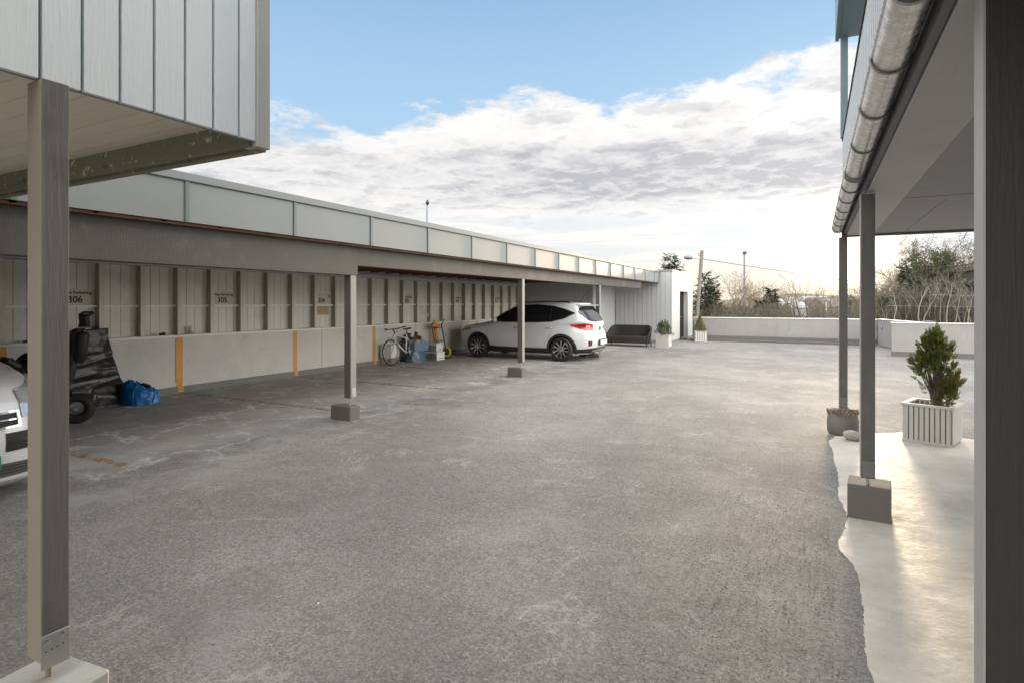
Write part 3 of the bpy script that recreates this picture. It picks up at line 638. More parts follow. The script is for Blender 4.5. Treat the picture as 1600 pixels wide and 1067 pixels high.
# point on the panel plane
f_=(c.x-2.14)/(2.95-2.14); f_=.12; cc_=Vector((2.14+.81*f_,26.1-3.5*f_,.74))
Mx=Matrix.Translation(cc_+nn*.002)@nn.to_track_quat('Z','Y').to_matrix().to_4x4()
mb.lathe([(.045,.0),(.045,.012),(.09,.012),(.09,0)],Mx,20); part(mb,'vent_ring',M['bracket'],pa)
mb=MB(); mb.lathe([(.0,.004),(.044,.004)],Mx,20); part(mb,'vent_core',M['sill'],pa)
pp=thing('parapet_wall','pale parapet panel behind the shrub in the white slatted planter','wall',(6,21.3,0))
mb=MB(); 
for a,b in ((2.11,6.6),(6.6,11.2)): mb.box(a+.005,b-.005,21.3,21.45,.15,1.015)
mb.box(2.12,11.19,21.31,21.46,.1,1.0); part(mb,'panel',M['parapet'],pp)
mb=MB(); mb.box(2.095,11.2,21.28,21.48,1.017,1.04); part(mb,'capping',M['sill'],pp)
mb=MB(); mb.box(2.105,11.2,21.24,21.4,-.01,.148); part(mb,'base',M['kerb'],pp,bevel=.008)
mb=MB(); mb.tube([(2.05,21.2,.03),(2.05,21.3,.03)],.05,10)
part(mb,'drain_pipe',M['bracket'],pp)
# wire railing on the slope behind
rl=thing('railing','thin two wire railing across the wooded slope at right','railing',(6,30,0))
for i in range(6):
    p=onD(1385+i*30,506,32); 
    mb=MB(); mb.tube([(p.x,p.y,p.z-1),(p.x,p.y,p.z+1.15)],.007,5); part(mb,'post',M['polemetal'],rl)
for yy in (478,461):
    mb=MB(); mb.tube([onD(1385 if yy==478 else 1455,yy,32),onD(1545,yy+2,32)],.005,5); part(mb,'rail',M['bracket'],rl)

# ------------------------------------------------------------------ vegetation
def leaves_mesh(rng,pts,size,mb,flat=.0):
    for p,s in pts:
        d=Vector((rng.gauss(0,1),rng.gauss(0,1),rng.gauss(0,1)+flat)).normalized(); e=d.orthogonal().normalized(); e=Matrix.Rotation(rng.uniform(0,6.28),3,d)@e; g=d.cross(e)
        l=size*s*rng.uniform(.6,1.4); w_=l*.42
        mb.add([p-e*l*.5,p+g*w_*.5,p+e*l*.5,p-g*w_*.5],[(0,1,2,3)])
def bare_tree(rng,base,H,spread=.5,levels=4,r0=.12,first=.3,lean=(0,0),twigr=.006,up=.25,nk=(5,8),lf=1.0,lvm=1):
    mb=MB(); tips=[]
    def br(p,d,L,r,lv):
        n=4 if lv<2 else 3; pts=[p]; rs=[r]; q=p; dd_=d
        for i in range(n):
            dd_=(dd_+Vector((rng.gauss(0,.13),rng.gauss(0,.13),rng.gauss(0,.06)+up*.22))).normalized(); q=q+dd_*L/n; pts.append(q); rs.append(max(r*(1-.75*(i+1)/n),twigr*.6))
        mb.tube(pts,rs,5 if lv==0 else 3,False,0 if lv<lvm else 1)
        tips.append((pts[-1],lv))
        if lv>=levels: return
        k=rng.randint(*nk)
        for j in range(k):
            f=first+(1-first)*(j+rng.random())/k if lv==0 else .2+.8*(j+rng.random())/k
            x_=f*n; i=min(int(x_),n-1); a=pts[i].lerp(pts[i+1],x_-i); ax=(pts[i+1]-pts[i]).normalized()
            o_=ax.orthogonal(); o_=Matrix.Rotation(rng.uniform(0,2*PI),3,ax)@o_
            nd=(ax*(1-spread*.75)+o_*spread*rng.uniform(.7,1.2)).normalized()
            rr=rs[i]*.55
            br(a,nd,L*lf*rng.uniform(.42,.66)*(1-.35*f if lv==0 else 1),max(rr,twigr),lv+1)
    br(Vector(base),Vector((lean[0],lean[1],1)).normalized(),H*.72,r0,0)
    return mb,tips
def conifer(rng,base,H,Rr,dens=1.0,needle=.16,sparse=0,droop=.15):
    tb=MB(); fb=MB(); b=Vector(base); tb.tube([b,b+Vector((0,0,H*.5)),b+Vector((0,0,H))],[H*.018,H*.011,.008],6,False)
    nbr=int(95*dens)
    for kb in range(nbr):
        f=.06+.93*((kb+rng.random())/nbr)**1.0; h=f*H
        if rng.random()<sparse: continue
        L=Rr*(1-f)**.85*rng.uniform(.65,1.15)+.08; a=kb*2.4+rng.uniform(-.4,.4); pts=[b+Vector((0,0,h))]; sag=rng.uniform(.0,.22)
        for i in range(1,5):
            q=i/4; pts.append(b+Vector((math.cos(a)*L*q,math.sin(a)*L*q,h+L*((.35*f+.05-sag)*q+.18*q*q))))
        tb.tube(pts,[.02*(1-f)+.005,.012,.009,.006,.003],3,False)
        m=max(8,int(L/needle*9))
        for i in range(m):
            q=(i+rng.random())/m; x_=q*4; j=min(int(x_),3); p=pts[j].lerp(pts[j+1],x_-j); ax=(pts[j+1]-pts[j]).normalized(); sd=ax.cross(Vector((0,0,1))).normalized()*rng.choice((-1,1))
            l=needle*rng.uniform(.6,1.5)*(1.35-.8*q); dr=(ax*.55+sd*rng.uniform(.3,1)+Vector((0,0,rng.uniform(-.75,.35)))).normalized(); wv=dr.cross(Vector((rng.gauss(0,.6),rng.gauss(0,.6),1))).normalized()*l*.15
            p=p+dr*l*rng.uniform(0,.6)
            fb.add([p-wv*.5,p+dr*l*.6-wv,p+dr*l,p+dr*l*.6+wv,p+wv*.5],[(0,1,2,3,4)])
    return tb,fb
def plant_thing(name,label,cat,base,parts,group=None):
    t_=thing(name,label,cat,tuple(base),0,group)
    for nm,mb,m in parts: part(mb,nm,m,t_,fix=False)
    return t_
rng=random.Random(11)
# spruces beyond the shed
for i,(px,ty,d,H,Rr,lab) in enumerate(((1048,398,34,7.5,3.3,'spruce crown showing above the white shed roof'),(1101,426,36,6.6,1.7,'dark spruce just left of the wooden lamp pole base, beside the shed'),(1113,435,38,6.2,1.6,'slim dark spruce right of the wooden lamp pole'))):
    top=onD(px,ty,d); b=Vector((top.x,top.y,top.z-H)); tb,fb=conifer(rng,b,H,Rr,1.5,.26,.05)
    plant_thing('spruce_tree',lab,'tree',b,[('trunk',tb,M['bark']),('crown',fb,M['spruce'])])
for (px,ty,d,H,Rr,lab) in ((1206,452,44,5.0,1.6,'low bushy conifer behind the parapet joint'),(1190,470,42,3.8,1.7,'round dark green conifer low behind the parapet'),(1325,462,70,7,3.2,'dark round evergreen between the two slender posts'),(1342,468,60,5,2.6,'low dark evergreen behind the thicker slender post')):
    top=onD(px,ty,d); b=Vector((top.x,top.y,top.z-H)); tb,fb=conifer(rng,b,H,Rr,1.7,.32,.05)
    plant_thing('spruce_tree',lab,'tree',b,[('trunk',tb,M['bark']),('crown',fb,M['spruce'])])
# bare trees along the parapet
for i,(px,ty,d,r) in enumerate(((1128,440,46,.09),(1138,432,48,.1),(1152,445,44,.08),(1163,438,50,.08),(1172,443,46,.07),(1181,440,52,.09),(1193,446,47,.08),(1207,443,50,.08),(1216,448,45,.07),(1229,444,52,.08),(1240,440,48,.08),(1256,433,50,.11),(1267,440,47,.08),(1278,444,52,.08),(1303,447,54,.08),(1292,452,50,.06),(1340,445,50,.09),(1350,450,46,.08),(1119,446,42,.07))):
    top=onD(px+rng.uniform(-2,2),ty,d); H=5.2+rng.uniform(-.5,.6); b=Vector((top.x,top.y,top.z-H))
    mb,tips=bare_tree(rng,b,H*1.12,.6,3,r,.2,(rng.uniform(-.08,.08),0),.011,.5,(5,7))
    plant_thing('bare_tree','leafless tan tree in the row behind the parapet' if px<1330 else 'leafless tree seen between or beside the slender posts','tree',b,[('crown',mb,[M['darktwig'],M['twig']])],'leafless trees behind the parapet' if px<1330 else 'leafless trees between the posts')
# undergrowth as a mass
mb=MB(); 
for i in range(2600):
    px=rng.uniform(1088,1400); d=rng.uniform(33,50); top=480+7*noise.noise(Vector((px*.03,d*.1,0)))*2+rng.uniform(0,20)
    if 1232<px<1330: top+=12
    p=onD(px,top,d); L=rng.uniform(.6,2.2); b=p-Vector((rng.uniform(-.5,.5),rng.uniform(-.3,.3),L)); m=(p+b)/2+Vector((rng.uniform(-.12,.12),rng.uniform(-.1,.1),0))
    mb.tube([b,m,p],[.02,.014,.006],3,False)
    for k in range(2):
        s_=m.lerp(p,rng.random()); e=s_+Vector((rng.uniform(-.4,.4),rng.uniform(-.3,.3),rng.uniform(.1,.6))); mb.tube([s_,e],[.011,.005],3,False)
o=mb.build('undergrowth',simple('scrub_stems',(.11,.10,.075),.9,var=.5,scale=.5,bump=0),fix=False); struct(o,'stuff')
mb=MB(); pts=[]
for i in range(9000):
    px=rng.uniform(1090,1400); d=rng.uniform(36,52); f=noise.noise(Vector((px*.045,d*.15,2)))
    if f<-.05: continue
    top=482-12*max(f,0)+rng.uniform(0,24)
    if 1232<px<1325: top+=14
    pts.append((onD(px,top,d),1))
leaves_mesh(rng,pts,.26,mb); o=mb.build('shrub_foliage',mat_leaf('scrub_leaves',((.05,.055,.03),(.12,.11,.06),(.10,.075,.04))),fix=False); struct(o,'stuff')
# right-hand wood
top=onD(1462,366,50); b=Vector((top.x,top.y,-.6)); H=top.z+.6
mb=MB(); tw=MB()
mbt,tips=bare_tree(random.Random(4),b,H*.95,.95,5,.30,.22,(-.02,0),.016,.25,(5,6),1.22)
ivp=[]; r2=random.Random(8)
iv=MB()
for (cx,cy,rr,k) in ((1470,420,13,700),(1462,400,7,250),(1437,415,9,300),(1428,404,6,120),(1480,405,8,220),(1452,430,12,500),(1448,440,13,450),(1478,398,5,90)):
    for i in range(k):
        a=r2.gauss(0,.62),r2.gauss(0,.62); ivp.append((onD(cx+a[0]*rr,cy+a[1]*rr,50+r2.gauss(0,.7)),1))
leaves_mesh(r2,ivp,.20,iv)
plant_thing('bare_tree','tallest wide leafless tree with ivy clumps on the wooded slope at right','tree',b,[('crown',mbt,[M['darktwig'],M['darktwig']]),('ivy',iv,M['ivy'])])
mbt,tips=bare_tree(random.Random(9),onD(1500,500,48),6.6,.8,4,.16,.3,(.08,0),.014,.3,(5,7),1.15)
plant_thing('bare_tree','spreading leafless tree beside the dark building block at right','tree',onD(1500,500,48),[('crown',mbt,[M['darktwig'],M['darktwig']])])
for (px,ty,d,H,Rr,lab) in ((1415,417,42,5,1.9,'brownish spruce left of the tall ivy clad tree'),(1497,428,44,5.2,1.7,'layered spruce right of the tall ivy clad tree'),(1448,436,40,4.6,1.8,'dark spruce in the middle of the wooded slope'),(1476,440,41,4.6,1.8,'dark spruce low under the ivy clad tree'),(1515,440,40,4.6,1.6,'green spruce nearest the near white edged post'),(1432,412,52,6.5,2.6,'tall dark green spruce behind the thin pale trees, left'),(1466,405,54,7,2.8,'tallest dark green spruce behind the ivy clad tree'),(1383,467,36,2.2,.55,'small bright green conifer at left of the slope')):
    top=onD(px,ty,d); b=Vector((top.x,top.y,top.z-H)); tb,fb=conifer(rng,b,H,Rr,1.6,.24,.08)
    plant_thing('spruce_tree',lab,'tree',b,[('trunk',tb,M['bark']),('crown',fb,M['spruce'])])
for (px,by,ty,d,ln,r) in ((1397,503,440,33,-.14,.055),(1412,500,436,35,.16,.06),(1438,507,432,32,-.1,.07),(1440,507,428,33,.12,.07),(1452,497,440,36,0,.045),(1467,495,438,37,.05,.045),(1480,508,428,31,-.02,.075),(1490,508,440,32,.03,.065),(1461,498,446,36,-.1,.04),(1501,500,445,34,-.06,.045),(1512,503,440,33,.14,.06),(1519,505,445,32,-.05,.05),(1426,498,444,36,-.08,.045),(1470,500,436,34,-.2,.05),(1506,505,436,33,.02,.04),(1386,505,448,34,-.15,.04),(1404,502,452,36,.05,.035)):
    b=onD(px,by+6,d); H=(by+6-ty)*d/900*1.02
    mb,tips=bare_tree(rng,b,H*1.15,.45,3,r*.6,.35,(ln,0),.010,.45,(3,5),1.0,2)
    plant_thing('birch_tree','thin pale trunked leafless tree among those on the wooded slope','tree',b,[('trunk',mb,[M['birch'],M['birchtwig']])],'thin pale trees on the wooded slope')
for (px,ty,d) in ((1375,432,44),(1384,424,47),(1395,430,45),(1406,415,48),(1379,440,42),(1522,415,50),(1390,445,44)):
    top=onD(px,ty,d); H=5; b=Vector((top.x,top.y,top.z-H)); mb,tips=bare_tree(rng,b,H*1.1,.55,3,.07,.2,(rng.uniform(-.15,.15),0),.011,.4,(6,9))
    plant_thing('bare_tree','fine twigged leafless tree at the edge of the wooded slope','tree',b,[('crown',mb,[M['darktwig'],M['twig']])],'fine twigged trees edging the slope')
mb=MB()
for i in range(2200):
    px=rng.uniform(1370,1545); d=rng.uniform(34,46); p=onD(px,rng.uniform(462,505),d); L=rng.uniform(.3,1.2); q=p+Vector((rng.uniform(-.6,.6),rng.uniform(-.4,.4),L*.6)); mb.tube([p-Vector((0,0,.5)),p,q],[.014,.011,.004],3,False)
o=mb.build('bramble_thicket',simple('brown_brambles',(.07,.062,.045),.9,var=.5,scale=.5,bump=0),fix=False); struct(o,'stuff')
# boulders on the slope
rr=random.Random(6)
for i,(px,py,s_) in enumerate(((1452,499,.24),(1463,501,.18),(1457,504,.2),(1471,504,.17),(1445,503,.15),(1479,501,.13))):
    c=onD(px,py,31); me=MB(); bm=bmesh.new(); bmesh.ops.create_icosphere(bm,subdivisions=3,radius=1)
    for v in bm.verts: v.co*=1+.35*noise.noise(v.co*1.3+Vector((i*5,0,0)))+.1*noise.noise(v.co*4)
    mesh=bpy.data.meshes.new('boulder'); bm.to_mesh(mesh); bm.free(); o=bpy.data.objects.new('boulder',mesh); C.objects.link(o); mesh.materials.append(M['rock']); o.location=c-Vector((0,0,.22)); o.scale=(s_*1.6,s_,s_*.6)
    tag(o,'grey flat boulder in the heap on the wooded slope','boulder','boulders on the wooded slope')
# distant houses
hc=0
for i,(px,py,d,wd,hh,rf,wl) in enumerate(((1228,481,120,6,1.6,'roofw','housew'),(1234,499,90,2.4,1.6,'roofd','roofd'),(1252,473,260,14,3,'roofw','housew'),(1272,472,250,12,3,'roofw','housew'),(1284,476,200,13,3,'roofd','housew'),(1296,480,150,11,3,'roofd','roofd'),(1240,474,280,12,3,'roofw','housew'),(1316,468,300,16,3,'roofw','housew'),(1308,475,190,10,3,'roofd','housew'),(1357,474,210,12,3.5,'roofd','housew'),(1218,475,240,9,2.5,'roofw','housew'),(1262,476,190,9,2.5,'roofd','housew'))):
    c=onD(px,py,d); t_=thing('house',['small distant pale roofed house beyond the parapet','distant dark roofed house beyond the parapet'][rf=='roofd'],'house',(c.x,c.y,c.z-3),R(20+i*7),'distant '+('dark' if rf=='roofd' else 'pale')+' roofed houses')
    mb=MB(); mb.box(-wd/2,wd/2,-3,3,-4,3); mb.build('wall',M[wl],t_)
    mb=MB(); mb.prism([(-3.4,3.0),(3.4,3.0),(0,3+hh*.8)],lambda u,v,s:(-wd/2-.3 if s==0 else wd/2+.3,u,v)); mb.build('roof',M[rf],t_)
c=onD(1520,424,46); t_=thing('dark_building','dark olive block of a building behind the trees at right','building',(c.x+1.6,c.y,-1),R(10))
mb=MB(); mb.box(-2.0,4,-2,4,-1,c.z+1); mb.build('wall',simple('dark_olive_render',(.055,.055,.038),.9,var=.4,scale=2,bump=.3),t_)
mb=MB(); mb.box(-2.15,4.15,-2.15,4.15,c.z+1.002,c.z+1.1); mb.build('roof',M['roofd'],t_)

# ------------------------------------------------------------------ poles and wire
c=onD(1097,392,33); bb=onD(1089,496,33)
t_=thing('street_lamp','leaning wooden utility pole carrying a street lamp, right of the shed','street lamp',(bb.x,bb.y,-3))
mb=MB(); dv=(c-bb); b0=bb-dv*.9; mb.tube([b0,c],[.125,.095],12); part(mb,'pole',M['polewood'],t_,smooth=True)
l0=bb.lerp(c,.87); l1=onD(1082,403.5,32.6); mb=MB(); mb.tube([l0,l1],.03,6); ar=part(mb,'arm',M['galv'],t_)
l2=onD(1069.5,402.5,32.2); dl=(l2-l1).normalized(); mb=MB(); mb.tube([l1,l1.lerp(l2,.15),l1.lerp(l2,.5),l1.lerp(l2,.9),l2],[.04,.09,.12,.10,.03],10); part(mb,'lamp_head',M['lamp'],t_,smooth=True)
mb=MB(); 
for yy in (397,400): q=onD(1092,yy,33); mb.tube([q,onD(1095,yy,33)],.012,5); mb.tube([q-Vector((0,0,.04)),q+Vector((0,0,.06))],.03,6)
part(mb,'insulator',M['lamp'],t_)
mb=MB(); A=bb.lerp(c,.9); B=onD(1318,443,60); pts=[]
for i in range(25):
    f=i/24; px=1100+(1420-1100)*f; py=405.5+(452-405.5)*f+4*4*f*(1-f)*.25; d=33+(52-33)*f; pts.append(onD(px,py,d))
mb.tube([A]+pts,.022,5,False); o=mb.build('overhead_cable',M['wire']); tag(o,'twisted overhead cable sloping right from the wooden pole','cable')
c=onD(1163,395,45); b=onD(1163,500,45); t_=thing('street_lamp','slim metal street lamp with drooping head behind the middle of the parapet','street lamp',(b.x,b.y,-3))
mb=MB(); mb.tube([b-Vector((0,0,3)),c-Vector((0,0,.1))],[.1,.05],8); part(mb,'pole',M['polemetal'],t_,smooth=True)
mb=MB(); q=onD(1161.5,398,45); mb.tube([q,onD(1162.5,396,45),onD(1164.5,395,44.8),onD(1166.5,395,44.6)],[.06,.13,.14,.05],8); part(mb,'lamp_head',M['lamp'],t_,smooth=True)
c=onD(1291,470,62); t_=thing('street_lamp','small white post lamp with flat head far behind the parapet','street lamp',(c.x,c.y,-3))
mb=MB(); mb.tube([c-Vector((0,0,4)),c],.05,6); part(mb,'pole',M['sill'],t_)
mb=MB(); mb.lathe([(0,.22),(.12,.2),(.25,.12),(.45,.05),(.45,0),(0,0)],Matrix.Translation(c),12); part(mb,'lamp_head',M['roofw'],t_)
fx,fy=-11.3,15.51
t_=thing('flagpole','dark slim flagpole with pointed finial rising behind the carport roof','flagpole',(fx,fy,-1))
mb=MB(); mb.tube([(fx,fy,-3),(fx,fy,4.85)],[.06,.045],10); part(mb,'pole',M['bluemetal'],t_,smooth=True)
mb=MB(); mb.lathe([(.0,-.02),(.05,.0),(.03,.03),(.07,.07),(.05,.12),(.0,.2)],Matrix.Translation((fx,fy,4.85)),12); part(mb,'finial',M['black'],t_,smooth=True)

# ------------------------------------------------------------------ cars (bodies are stacks of plan slices)
def interp(tab,z,i):
    if z<=tab[0][0]: return tab[0][i]
    for a,b in zip(tab,tab[1:]):
        if z<=b[0]:
            f=(z-a[0])/(b[0]-a[0]); return a[i]+(b[i]-a[i])*f
    return tab[-1][i]
class Body:
    def __init__(s,tab): s.tab=tab
    def par(s,z): return [interp(s.tab,z,i) for i in (1,2,3,4)]
    def pt(s,t,z,off=0):
        xf,xr,w,n=s.par(z); xm=(xf+xr)/2; a=(xf-xr)/2
        def raw(tt):
            c,q=math.cos(tt),math.sin(tt); return Vector((xm+a*math.copysign(abs(c)**(2/n),c),w*math.copysign(abs(q)**(2/n),q),z))
        p=raw(t)
        if off:
            n_=Vector((math.copysign(abs((p.x-xm)/a)**(n-1),p.x-xm)/a,math.copysign(abs(p.y/w)**(n-1),p.y)/w,0))
            if n_.length>1e-9: p=p+n_.normalized()*off
        return p
    def tx(s,x,z):   # side point (left side) with given x
        xf,xr,w,n=s.par(z); xm=(xf+xr)/2; a=(xf-xr)/2; u=max(-1,min(1,(x-xm)/a)); return math.acos(math.copysign(abs(u)**(n/2),u))
    def ty(s,y,z,front):
        xf,xr,w,n=s.par(z); v=max(-1,min(1,y/w)); a=math.asin(math.copysign(abs(v)**(n/2),v)); return a if front else PI-a
    def mesh(s,zs,N=112):
        mb=MB(); 
        vs=[s.pt(2*PI*(k+.5)/N,z) for z in zs for k in range(N)]; fs=[(i*N+k,i*N+(k+1)%N,(i+1)*N+(k+1)%N,(i+1)*N+k) for i in range(len(zs)-1) for k in range(N)]
        fs.append(tuple(range(N-1,-1,-1))); fs.append(tuple((len(zs)-1)*N+k for k in range(N))); mb.add(vs,fs); return mb
    def patch(s,mb,z0,z1,t0,t1,off=.004,nu=24,nv=10,mi=0,side=1):
        def fn(u,v):
            zz0=z0(u) if callable(z0) else z0; zz1=z1(u) if callable(z1) else z1; z=zz0+(zz1-zz0)*v
            a=t0(z) if callable(t0) else t0; b=t1(z) if callable(t1) else t1; p=s.pt(a+(b-a)*u,z,off); p.y*=side; return p
        mb.grid(fn,nu,nv,mi)
    def sidepatch(s,mb,poly,off=.004,n=30,m=8,side=1,mi=0):
        """poly: list of (x,zlow,zhigh) along x"""
        def fn(u,v):
            x0=poly[0][0]; x1=poly[-1][0]; x=x0+(x1-x0)*u
            for a,b in zip(poly,poly[1:]):
                if (a[0]<=x<=b[0]) or (a[0]>=x>=b[0]):
                    f=(x-a[0])/(b[0]-a[0]); lo=a[1]+(b[1]-a[1])*f; hi=a[2]+(b[2]-a[2])*f; break
            else: lo,hi=poly[-1][1:]
            z=lo+(hi-lo)*v; p=s.pt(s.tx(x,z),z,off); p.y*=side; return p
        mb.grid(fn,n,m,mi)
    def endpatch(s,mb,poly,front,off=.004,n=24,m=8,mi=0):
        def fn(u,v):
            y0=poly[0][0]; y1=poly[-1][0]; y=y0+(y1-y0)*u
            for a,b in zip(poly,poly[1:]):
                if (a[0]<=y<=b[0]) or (a[0]>=y>=b[0]):
                    f=(y-a[0])/(b[0]-a[0]); lo=a[1]+(b[1]-a[1])*f; hi=a[2]+(b[2]-a[2])*f; break
            else: lo,hi=poly[-1][1:]
            z=lo+(hi-lo)*v; return s.pt(s.ty(y,z,front),z,off)
        mb.grid(fn,n,m,mi)
def make_wheel(parent,x,y,r,side,lab=None):
    Mx=Matrix.Translation((x,y,r))@Matrix.Rotation(-PI/2*side,4,'X')
    mb=MB(); w_=.105
    mb.lathe([(r*.74,-w_),(r*.90,-w_*1.02),(r*.975,-w_*.8),(r,-w_*.5),(r,w_*.5),(r*.975,w_*.8),(r*.90,w_*1.02),(r*.74,w_)],Mx,40,closed=True)
    wh=part(mb,'wheel',M['rubber'],parent,smooth=True)
    mb=MB(); ro=r*.745
    mb.lathe([(ro,-.08),(ro,.085),(ro*.93,.095),(ro*.90,.07),(ro*.90,-.08)],Mx,40,closed=True)
    for k in range(5):
        for s_ in (-.16,.16):
            a=2*PI*k/5+s_; a2=2*PI*k/5+s_*2.1
            p=Vector((math.cos(a)*ro*.16,math.sin(a)*ro*.16,.055)); q=Vector((math.cos(a2)*ro*.92,math.sin(a2)*ro*.92,.078)); dr=(q-p).normalized(); g=Vector((-dr.y,dr.x,0))*ro*.065
            vs=[p-g*1.1,p+g*1.1,q+g,q-g]; vs=[Mx@v for v in vs]+[Mx@(v-Vector((0,0,.03))) for v in vs]
            mb.add(vs,[(0,1,2,3),(7,6,5,4),(0,4,5,1),(1,5,6,2),(2,6,7,3),(3,7,4,0)])
    mb.lathe([(0,.07),(ro*.2,.066),(ro*.22,.04),(ro*.22,-.04)],Mx,20)
    rim=part(mb,'rim',M['alloy'],wh)
    mb=MB(); mb.lathe([(0,.0),(ro*.9,.0)],Mx,24); mb.lathe([(0,.03),(ro*.55,.03)],Mx,24); part(mb,'brake_disc',M['dark'],wh)
def cut_arches(o,xs,r,zc):
    bpy.context.view_layer.update()
    for x in xs:
        mb=MB(); mb.lathe([(r,-1.3),(r,1.3)],Matrix.Translation((x,0,zc))@Matrix.Rotation(PI/2,4,'X'),48); v=len(mb.v); mb.f.append(tuple(range(47,-1,-1))); mb.f.append(tuple(range(48,96))); mb.m+= [0,0]
        me=bpy.data.meshes.new('c'); me.from_pydata(mb.v,[],mb.f); bm=bmesh.new(); bm.from_mesh(me); bmesh.ops.recalc_face_normals(bm,faces=bm.faces[:]); bm.to_mesh(me); bm.free(); me.materials.append(M['dark'])
        co=bpy.data.objects.new('c',me); C.objects.link(co); co.matrix_world=o.matrix_world
        md=o.modifiers.new('b','BOOLEAN'); md.operation='DIFFERENCE'; md.object=co; md.solver='EXACT'
        try: md.material_mode='TRANSFER'
        except Exception: pass
        bpy.context.view_layer.update(); me2=bpy.data.meshes.new_from_object(o.evaluated_get(bpy.context.evaluated_depsgraph_get())); o.modifiers.clear(); o.data=me2; bpy.data.objects.remove(co)
        me2.polygons.foreach_set('use_smooth',[True]*len(me2.polygons))
        try: me2.set_sharp_from_angle(angle=R(35))
        except Exception: pass
def cpart(mb,name,mat,car,**k):  # geometry in the car's own frame
    o=mb.build(name,mat,fix=k.pop('fix',True),**k); o.parent=car; return o
_old_part=part
def suv():
    S=1.055
    car=thing('parked_car','white crossover car parked nose to the wall under the carport','car',(-7.685,15.92,0),PI)
    car.scale=(S,S,S)
    B=Body([(.19,1.90,-1.92,.82,5),(.28,2.04,-2.06,.87,4.2),(.42,2.12,-2.13,.90,4.0),(.56,2.15,-2.15,.905,4.0),(.70,2.14,-2.11,.905,4.0),(.80,2.10,-2.07,.895,4.0),
            (.88,1.98,-2.07,.885,3.6),(.94,1.72,-2.07,.875,3.6),(.99,1.36,-2.05,.862,4.0),(1.03,1.08,-2.02,.848,5),(1.08,.98,-1.98,.825,6),(1.2,.78,-1.90,.785,6.5),(1.34,.52,-1.80,.735,7),(1.45,.28,-1.72,.69,7),(1.505,.10,-1.70,.655,6.5),(1.545,-.10,-1.68,.61,5),(1.575,-.35,-1.5,.52,3.5),(1.59,-.6,-1.2,.36,2.8)])
    zs=[.19,.23,.28,.35,.42,.49,.56,.63,.70,.75,.80,.84,.88,.91,.94,.965,.99,1.01,1.03,1.055,1.08,1.14,1.2,1.27,1.34,1.40,1.45,1.48,1.505,1.525,1.545,1.562,1.575,1.584,1.59]
    o=cpart(B.mesh(zs),'body',[M['white']],car,smooth=True); cut_arches(o,(1.30,-1.29),.358,.315)
    # side glass, both sides
    for sd in (1,-1):
        mb=MB(); poly=[(.98,1.055,1.065),(.60,1.035,1.27),(.28,1.03,1.42),(.0,1.03,1.49),(-.5,1.035,1.515),(-1.0,1.06,1.475),(-1.35,1.15,1.39),(-1.62,1.285,1.295)]
        B.sidepatch(mb,poly,.004,60,10,sd); g=cpart(mb,'side_window',M['glass'],car,smooth='all')
        for x0,x1,a,b in ((.02,-.07,1.03,1.5),(.66,.625,1.035,1.25),(-.93,-.97,1.055,1.48)):
            mb=MB(); B.sidepatch(mb,[(x0,a,b),(x1,a,b)],.007,2,8,sd); cpart(mb,'window_pillar',M['black'],g)
        mb=MB(); B.sidepatch(mb,[(1.0,1.035,1.055),(.60,1.018,1.034),(-.5,1.02,1.034),(-1.0,1.044,1.058),(-1.35,1.13,1.148),(-1.64,1.27,1.287)],.007,40,1,sd); cpart(mb,'window_trim',M['chrome'],g)
        # lower black cladding
        mb=MB(); B.sidepatch(mb,[(.90,.19,.36),(.5,.19,.345),(-.89,.19,.335)],.014,20,6,sd); cpart(mb,'sill_cladding',M['black'],car,smooth='all')
        for cx in (1.30,-1.29):
            mb=MB()
            def fn(u,v,cx=cx,sd=sd):
                a=-.42+(PI+.84)*u; r_=.355+.062*v; x=cx+r_*math.cos(a); z=max(.19,.315+r_*math.sin(a)); p=B.pt(B.tx(x,z),z,.016 if v<.9 else .004); p.y*=sd; return p
            mb.grid(fn,40,3); cpart(mb,'wheel_arch',M['black'],car,smooth='all')
        # shut lines
        def line(pts,w=.006):
            mb=MB()
            for (xa,za),(xb,zb) in zip(pts,pts[1:]):
                va,vb=B.pt(B.tx(xa,za),za,.002),B.pt(B.tx(xb,zb),zb,.002); va.y*=sd; vb.y*=sd; mb.tube([va,vb],w*.5,4,False)
            return mb
        cpart(line([(.98,1.03),(1.0,.8),(.98,.6),(.93,.38)]),'door_gap',M['dark'],car)
        cpart(line([(-.02,1.03),(-.03,.7),(-.02,.35)]),'door_gap',M['dark'],car)
        cpart(line([(-1.02,1.045),(-1.03,.85),(-.98,.70),(-.9,.55)]),'door_gap',M['dark'],car)
        for hx in (.12,-.82):
            mb=MB(); z=.875; pts=[B.pt(B.tx(hx+dx,z),z,of) for dx,of in ((.0,.004),(-.02,.03),(-.1,.034),(-.18,.03),(-.2,.004))]
            for p in pts: p.y*=sd
            mb.tube(pts,.012,6); cpart(mb,'door_handle',M['chrome'],car,smooth=True)
        # mirror
        mb=MB(); c=B.pt(B.tx(.72,1.05),1.05,.0); c.y=(c.y+.11)*sd; bm=bmesh.new(); bmesh.ops.create_uvsphere(bm,u_segments=16,v_segments=10,radius=1)
        vs=[Vector((v.co.x*.07+(.03 if v.co.y*sd<0 else 0),v.co.y*.11,v.co.z*.065))+Vector((c.x,c.y,1.075)) for v in bm.verts]; mb.add(vs,[tuple(v.index for v in f.verts) for f in bm.faces]); bm.free()
        mi_=cpart(mb,'side_mirror',M['white'],car,smooth='all')
        mb=MB(); mb.tube([(c.x,c.y-.12*sd,1.03),(c.x,c.y-.03*sd,1.04)],.03,8); cpart(mb,'mirror_foot',M['black'],mi_)
